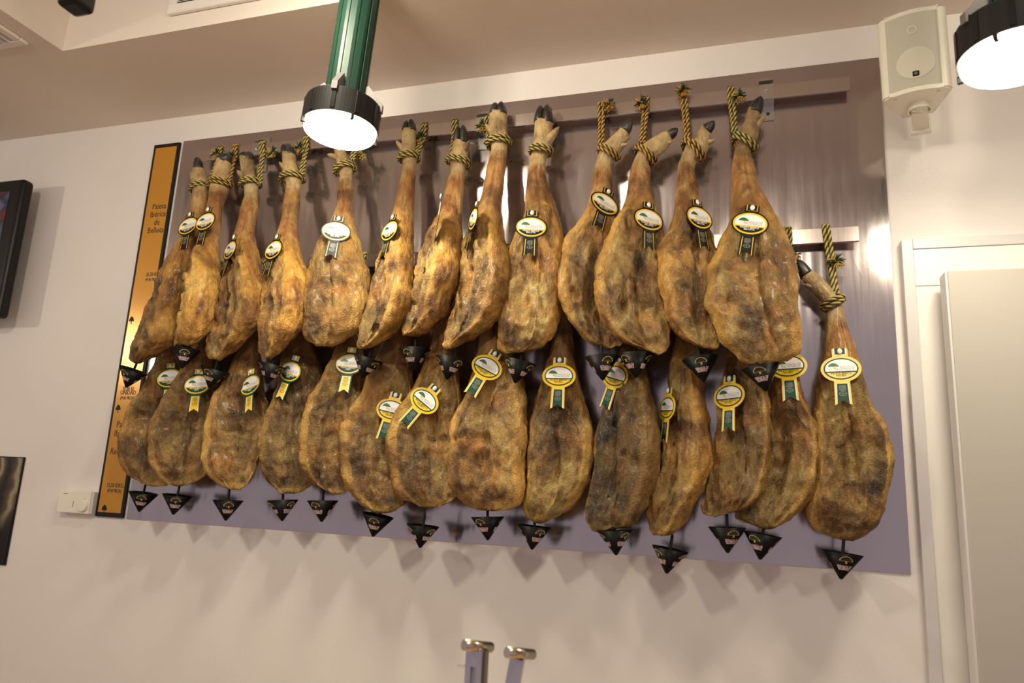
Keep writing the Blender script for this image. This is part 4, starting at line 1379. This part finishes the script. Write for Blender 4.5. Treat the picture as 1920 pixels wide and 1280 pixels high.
vs, fs = bowed(-0.061, 0.058, 0.012, SH - 0.012, 0.0015)
from_data('grille', vs, fs, [M_GRILLE], sp, True)
for nm, cx, cz, ro, ri in (('tweeter_ring', 0.0, 0.172, 0.0125, 0.008), ('woofer', 0.003, 0.078, 0.044, 0.0)):
    vs, fs = [], []
    n = 40
    NR = 6
    for k in range(n):
        a = 2 * PI * k / n
        for q in range(NR + 1):
            r = ro + (ri - ro) * q / NR
            x, z = cx + r * math.cos(a), cz + r * math.sin(a)
            t = min(max((x + SW / 2 - 0.018) / (SW - 0.036), 0), 1)
            vs.append((x, -SD / 2 - 0.012 * math.sin(PI * t) - 0.0021, z))
    for k in range(n):
        for q in range(NR):
            a, b = (NR + 1) * k + q, (NR + 1) * ((k + 1) % n) + q
            fs.append((a, b, b + 1, a + 1))
    from_data(nm, vs, fs, [M_GRILLE2], sp, True)
bm = bmesh.new()
add_box(bm, (0.002, -SD / 2 - 0.0145, 0.046), (0.015, 0.003, 0.014), None, 0.0025, 2)
bd = obj('badge', bm, M_BLACK, sp)
bm = bmesh.new()
add_cyl(bm, (0.002, -SD / 2 - 0.0150, 0.046), (0.002, -SD / 2 - 0.0166, 0.046), 0.0042, 0.0042, 16)
obj('emblem', bm, M_GALV, bd)
for x in (-0.048, 0.048):
    bm = bmesh.new()
    add_cyl(bm, (x, -SD / 2 + 0.012, -0.0015), (x, -SD / 2 + 0.012, 0.002), 0.004, 0.004, 12)
    obj('screw', bm, M_GREYTRIM, sp)
bm = bmesh.new()
lathe(bm, [(0, -0.010), (0.020, -0.010), (0.021, -0.006), (0.024, -0.006), (0.025, -0.013), (0.028, -0.013), (0.029, 0.001)], 36, Matrix.Translation((0.004, 0.012, 0)))
kb = obj('swivel_knob', bm, M_PLASTIC, sp)
bm = bmesh.new()
add_box(bm, (0.004, 0.012, -0.0125), (0.036, 0.007, 0.006), Euler((0, 0, 0.5)), 0.001)
obj('finger_grip', bm, M_PLASTIC, kb)
bm = bmesh.new()
add_box(bm, (0.004, 0.075, -0.010), (0.040, 0.110, 0.010), None, 0.002)
add_box(bm, (0.004, 0.126, -0.002), (0.050, 0.020, 0.040), None, 0.002)
obj('wall_bracket', bm, M_PLASTIC, sp)

# ------------------------------------------------------------------ pendant lamps
def emit(name, col, st):
    m = mat(name, (0.9, 0.9, 0.9), 0.3)
    b = m.node_tree.nodes['Principled BSDF']
    b.inputs['Emission Color'].default_value = (*col, 1)
    b.inputs['Emission Strength'].default_value = st
    return m


M_LAMP = emit('lamp_glass', LAMPC, LAMP_EMIT)


def pendant(loc, r, tilt, turn, label):
    root = empty('pendant_lamp', loc, label, 'lamp')
    root.rotation_euler = tilt
    H = r * 0.74
    bm = bmesh.new()
    lathe(bm, [(0.0, H * 0.98), (r * 0.55, H * 0.98), (r * 0.80, H * 1.0), (r * 0.99, H * 0.96), (r, H * 0.92), (r, 0.0), (r * 0.955, 0.0), (r * 0.955, 0.006), (0, 0.006)], 64)
    obj('drum', bm, M_MATBLACK, root)
    for k in range(30):                       # fine fins round the drum
        if k % 3: continue
        a = 2 * PI * k / 30
        bm = bmesh.new()
        add_box(bm, (math.cos(a) * r, math.sin(a) * r, H * 0.5), (0.004, r * 0.12, H * 0.84), Euler((0, 0, a)), 0.001, 1)
        obj('drum_rib', bm, M_BLACK, root)
    bm = bmesh.new()
    R2 = r * 0.945
    lathe(bm, [(R2, 0.004), (R2, -0.009), (R2 * 0.985, -0.0115), (R2 * 0.95, -0.013), (R2 * 0.6, -0.015), (0, -0.0155)], 56)
    obj('glass', bm, M_LAMP, root, True)
    # fluted aluminium column, open between its ribs
    bm = bmesh.new()
    pts = []
    n = 12
    rc = r * 0.545
    for k in range(n):
        for f, rr in ((0.0, 0.90), (0.10, 0.90), (0.12, 1.0), (0.60, 1.0), (0.90, 0.97), (0.92, 0.90)):
            a = 2 * PI * (k + f) / n + 0.2
            pts.append((rc * rr * math.cos(a), rc * rr * math.sin(a)))
    plate(pts, H * 1.15, 1.05, bm)
    obj('column', bm, M_DGREEN_ENAMEL, root)
    bm = bmesh.new()
    add_cyl(bm, (0, 0, H * 0.95), (0, 0, H * 1.16), rc * 0.85, rc * 0.85, 32)
    obj('neck', bm, M_MATBLACK, root)
    for k in range(4):                        # wedge clips from drum to column
        a = turn + PI / 2 * k
        rot = Matrix.Rotation(a, 4, 'Z')
        prof = [(rc * 0.98, H * 1.0), (rc * 0.98, H * 1.72), (rc * 1.12, H * 1.78), (r * 1.06, H * 1.08), (r * 1.06, H * 0.78), (r * 1.0, H * 0.78), (r * 1.0, H * 1.0)]
        bm = bmesh.new()
        w = r * 0.075
        lo = [bm.verts.new(rot @ Vector((x, -w, z))) for x, z in prof]
        hi = [bm.verts.new(rot @ Vector((x, w, z))) for x, z in prof]
        bm.faces.new(lo); bm.faces.new(hi[::-1])
        for q in range(len(prof)):
            q2 = (q + 1) % len(prof)
            bm.faces.new((lo[q], hi[q], hi[q2], lo[q2]))
        obj('clip', bm, M_GALV, root)
    for a in (turn + 0.55, turn + 0.55 + PI / 2, turn + 0.55 + PI, turn + 0.55 + 3 * PI / 2):
        bm = bmesh.new()
        add_box(bm, (math.cos(a) * r * 0.985, math.sin(a) * r * 0.985, -0.005), (0.012, 0.008, 0.018), Euler((0, 0, a)), 0.001, 1)
        obj('glass_catch', bm, M_MATBLACK, root)
    return root


pendant((-1.034, -0.556, 2.603), 0.102, (math.radians(-2), math.radians(1.6), 0), 0.30, 'green fluted pendant lamp with black drum in front of the hams')
pendant((0.544, -0.582, 2.572), 0.104, (math.radians(-2), math.radians(1), 0), 0.42, 'green pendant lamp with glowing face beside the cream loudspeaker')

# black spot head cut off by the top edge of the frame
bh = survey(142, 10, 1.25)
tl = empty('track_spotlight', bh, 'black spotlight head hanging below the raised ceiling corner', 'lamp')
bm = bmesh.new()
add_box(bm, (0, 0, 0.055), (0.048, 0.048, 0.13), None, 0.010, 3)
sh_ = obj('head', bm, M_BLACK, tl)
bm = bmesh.new()
add_cyl(bm, (0, 0, 0.119), (0, 0, ZT - bh.z - 0.01 - 0.0), 0.006, 0.006, 12)
obj('stem', bm, M_MATBLACK, tl)
bm = bmesh.new()
add_cyl(bm, (0, 0, ZT - bh.z - 0.03), (0, 0, ZT - bh.z), 0.04, 0.04, 24)
obj('ceiling_rose', bm, M_MATBLACK, tl)

# ------------------------------------------------------------------ ham stands at the bottom edge
M_HANDLE = mat('satin_handle', (0.62, 0.53, 0.42), 0.22, 1.0)
M_ALU = mat('pale_alu', (0.50, 0.47, 0.52), 0.35, 0.75)
M_ORANGE = mat('orange_grip', (0.75, 0.28, 0.03), 0.4)
for name_i, (pa, pb, pc_, lean, slot, lab) in enumerate((
        ((875, 1210), (917, 1212), 0, 0.0, True, 'steel ham stand with slotted upright and round bar handle'),
        ((956, 1224), (995, 1225), 0, 0.16, False, 'steel ham stand with leaning plain upright and round bar handle'))):
    A, B = survey(pa[0], pa[1], 1.0), survey(pb[0], pb[1], 0.985)
    c = (A + B) / 2
    root = empty('ham_stand', (c.x, c.y, 1.05), lab, 'ham stand')
    hz = c.z - 1.05
    bm = bmesh.new()
    ax = Vector((0.36, 0.92, -0.17)).normalized()
    o = Vector((0, 0, hz))
    add_cyl(bm, o - ax * 0.033, o + ax * 0.033, 0.0082, None, 28)
    bmesh.ops.bevel(bm, geom=[e for e in bm.edges if len(e.link_faces) == 2 and any(len(f_.verts) > 8 for f_ in e.link_faces)], offset=0.0012, segments=2, affect='EDGES')
    hd = obj('handle', bm, M_HANDLE, root)
    for p_ in hd.data.polygons: p_.use_smooth = len(p_.vertices) <= 4
    bm = bmesh.new()
    x0 = -0.004
    rot = Euler((0, lean, 0))
    hgt = hz - 0.006
    if slot:
        for q in (-0.0092, 0.0092):
            add_box(bm, (x0 + q, 0, hgt / 2), (0.0090, 0.010, hgt))
        add_box(bm, (x0, 0, hgt - 0.012), (0.0094, 0.010, 0.024))
        add_box(bm, (x0, 0.003, hgt / 2), (0.0094, 0.002, hgt))
    else:
        add_box(bm, (x0 - math.sin(lean) * hgt / 2, 0, hgt / 2), (0.022, 0.010, hgt), rot)
    obj('upright', bm, M_ALU, root)
    if slot:
        bm = bmesh.new()
        add_box(bm, (x0 + 0.0165, 0.004, hgt / 2), (0.005, 0.016, hgt))
        obj('shaded_side', bm, mat('shaded_steel', (0.16, 0.11, 0.08), 0.3, 0.8), root)  # side of the upright, its shade put into a darker colour
        bm = bmesh.new()
        add_cyl(bm, (x0 - 0.013, 0, hgt - 0.026), (x0 - 0.028, 0, hgt - 0.027), 0.0019, None, 10)
        obj('pin', bm, M_CHROME, root)
    else:
        bm = bmesh.new()
        bmesh.ops.create_uvsphere(bm, u_segments=20, v_segments=12, radius=0.008, matrix=Matrix.Translation((0.013, -0.006, hgt - 0.052)))
        obj('knob', bm, mat('dark_knob', (0.05, 0.015, 0.02), 0.3), root, True)
        bm = bmesh.new()
        add_cyl(bm, (0.002, -0.004, hgt - 0.052), (0.010, -0.004, hgt - 0.052), 0.005, None, 16)
        obj('collar', bm, M_ORANGE, root)
    box('base_board', (-0.034, -0.09, 0.0), (0.028, 0.16, 0.022), M_WOOD, root, 0.003)
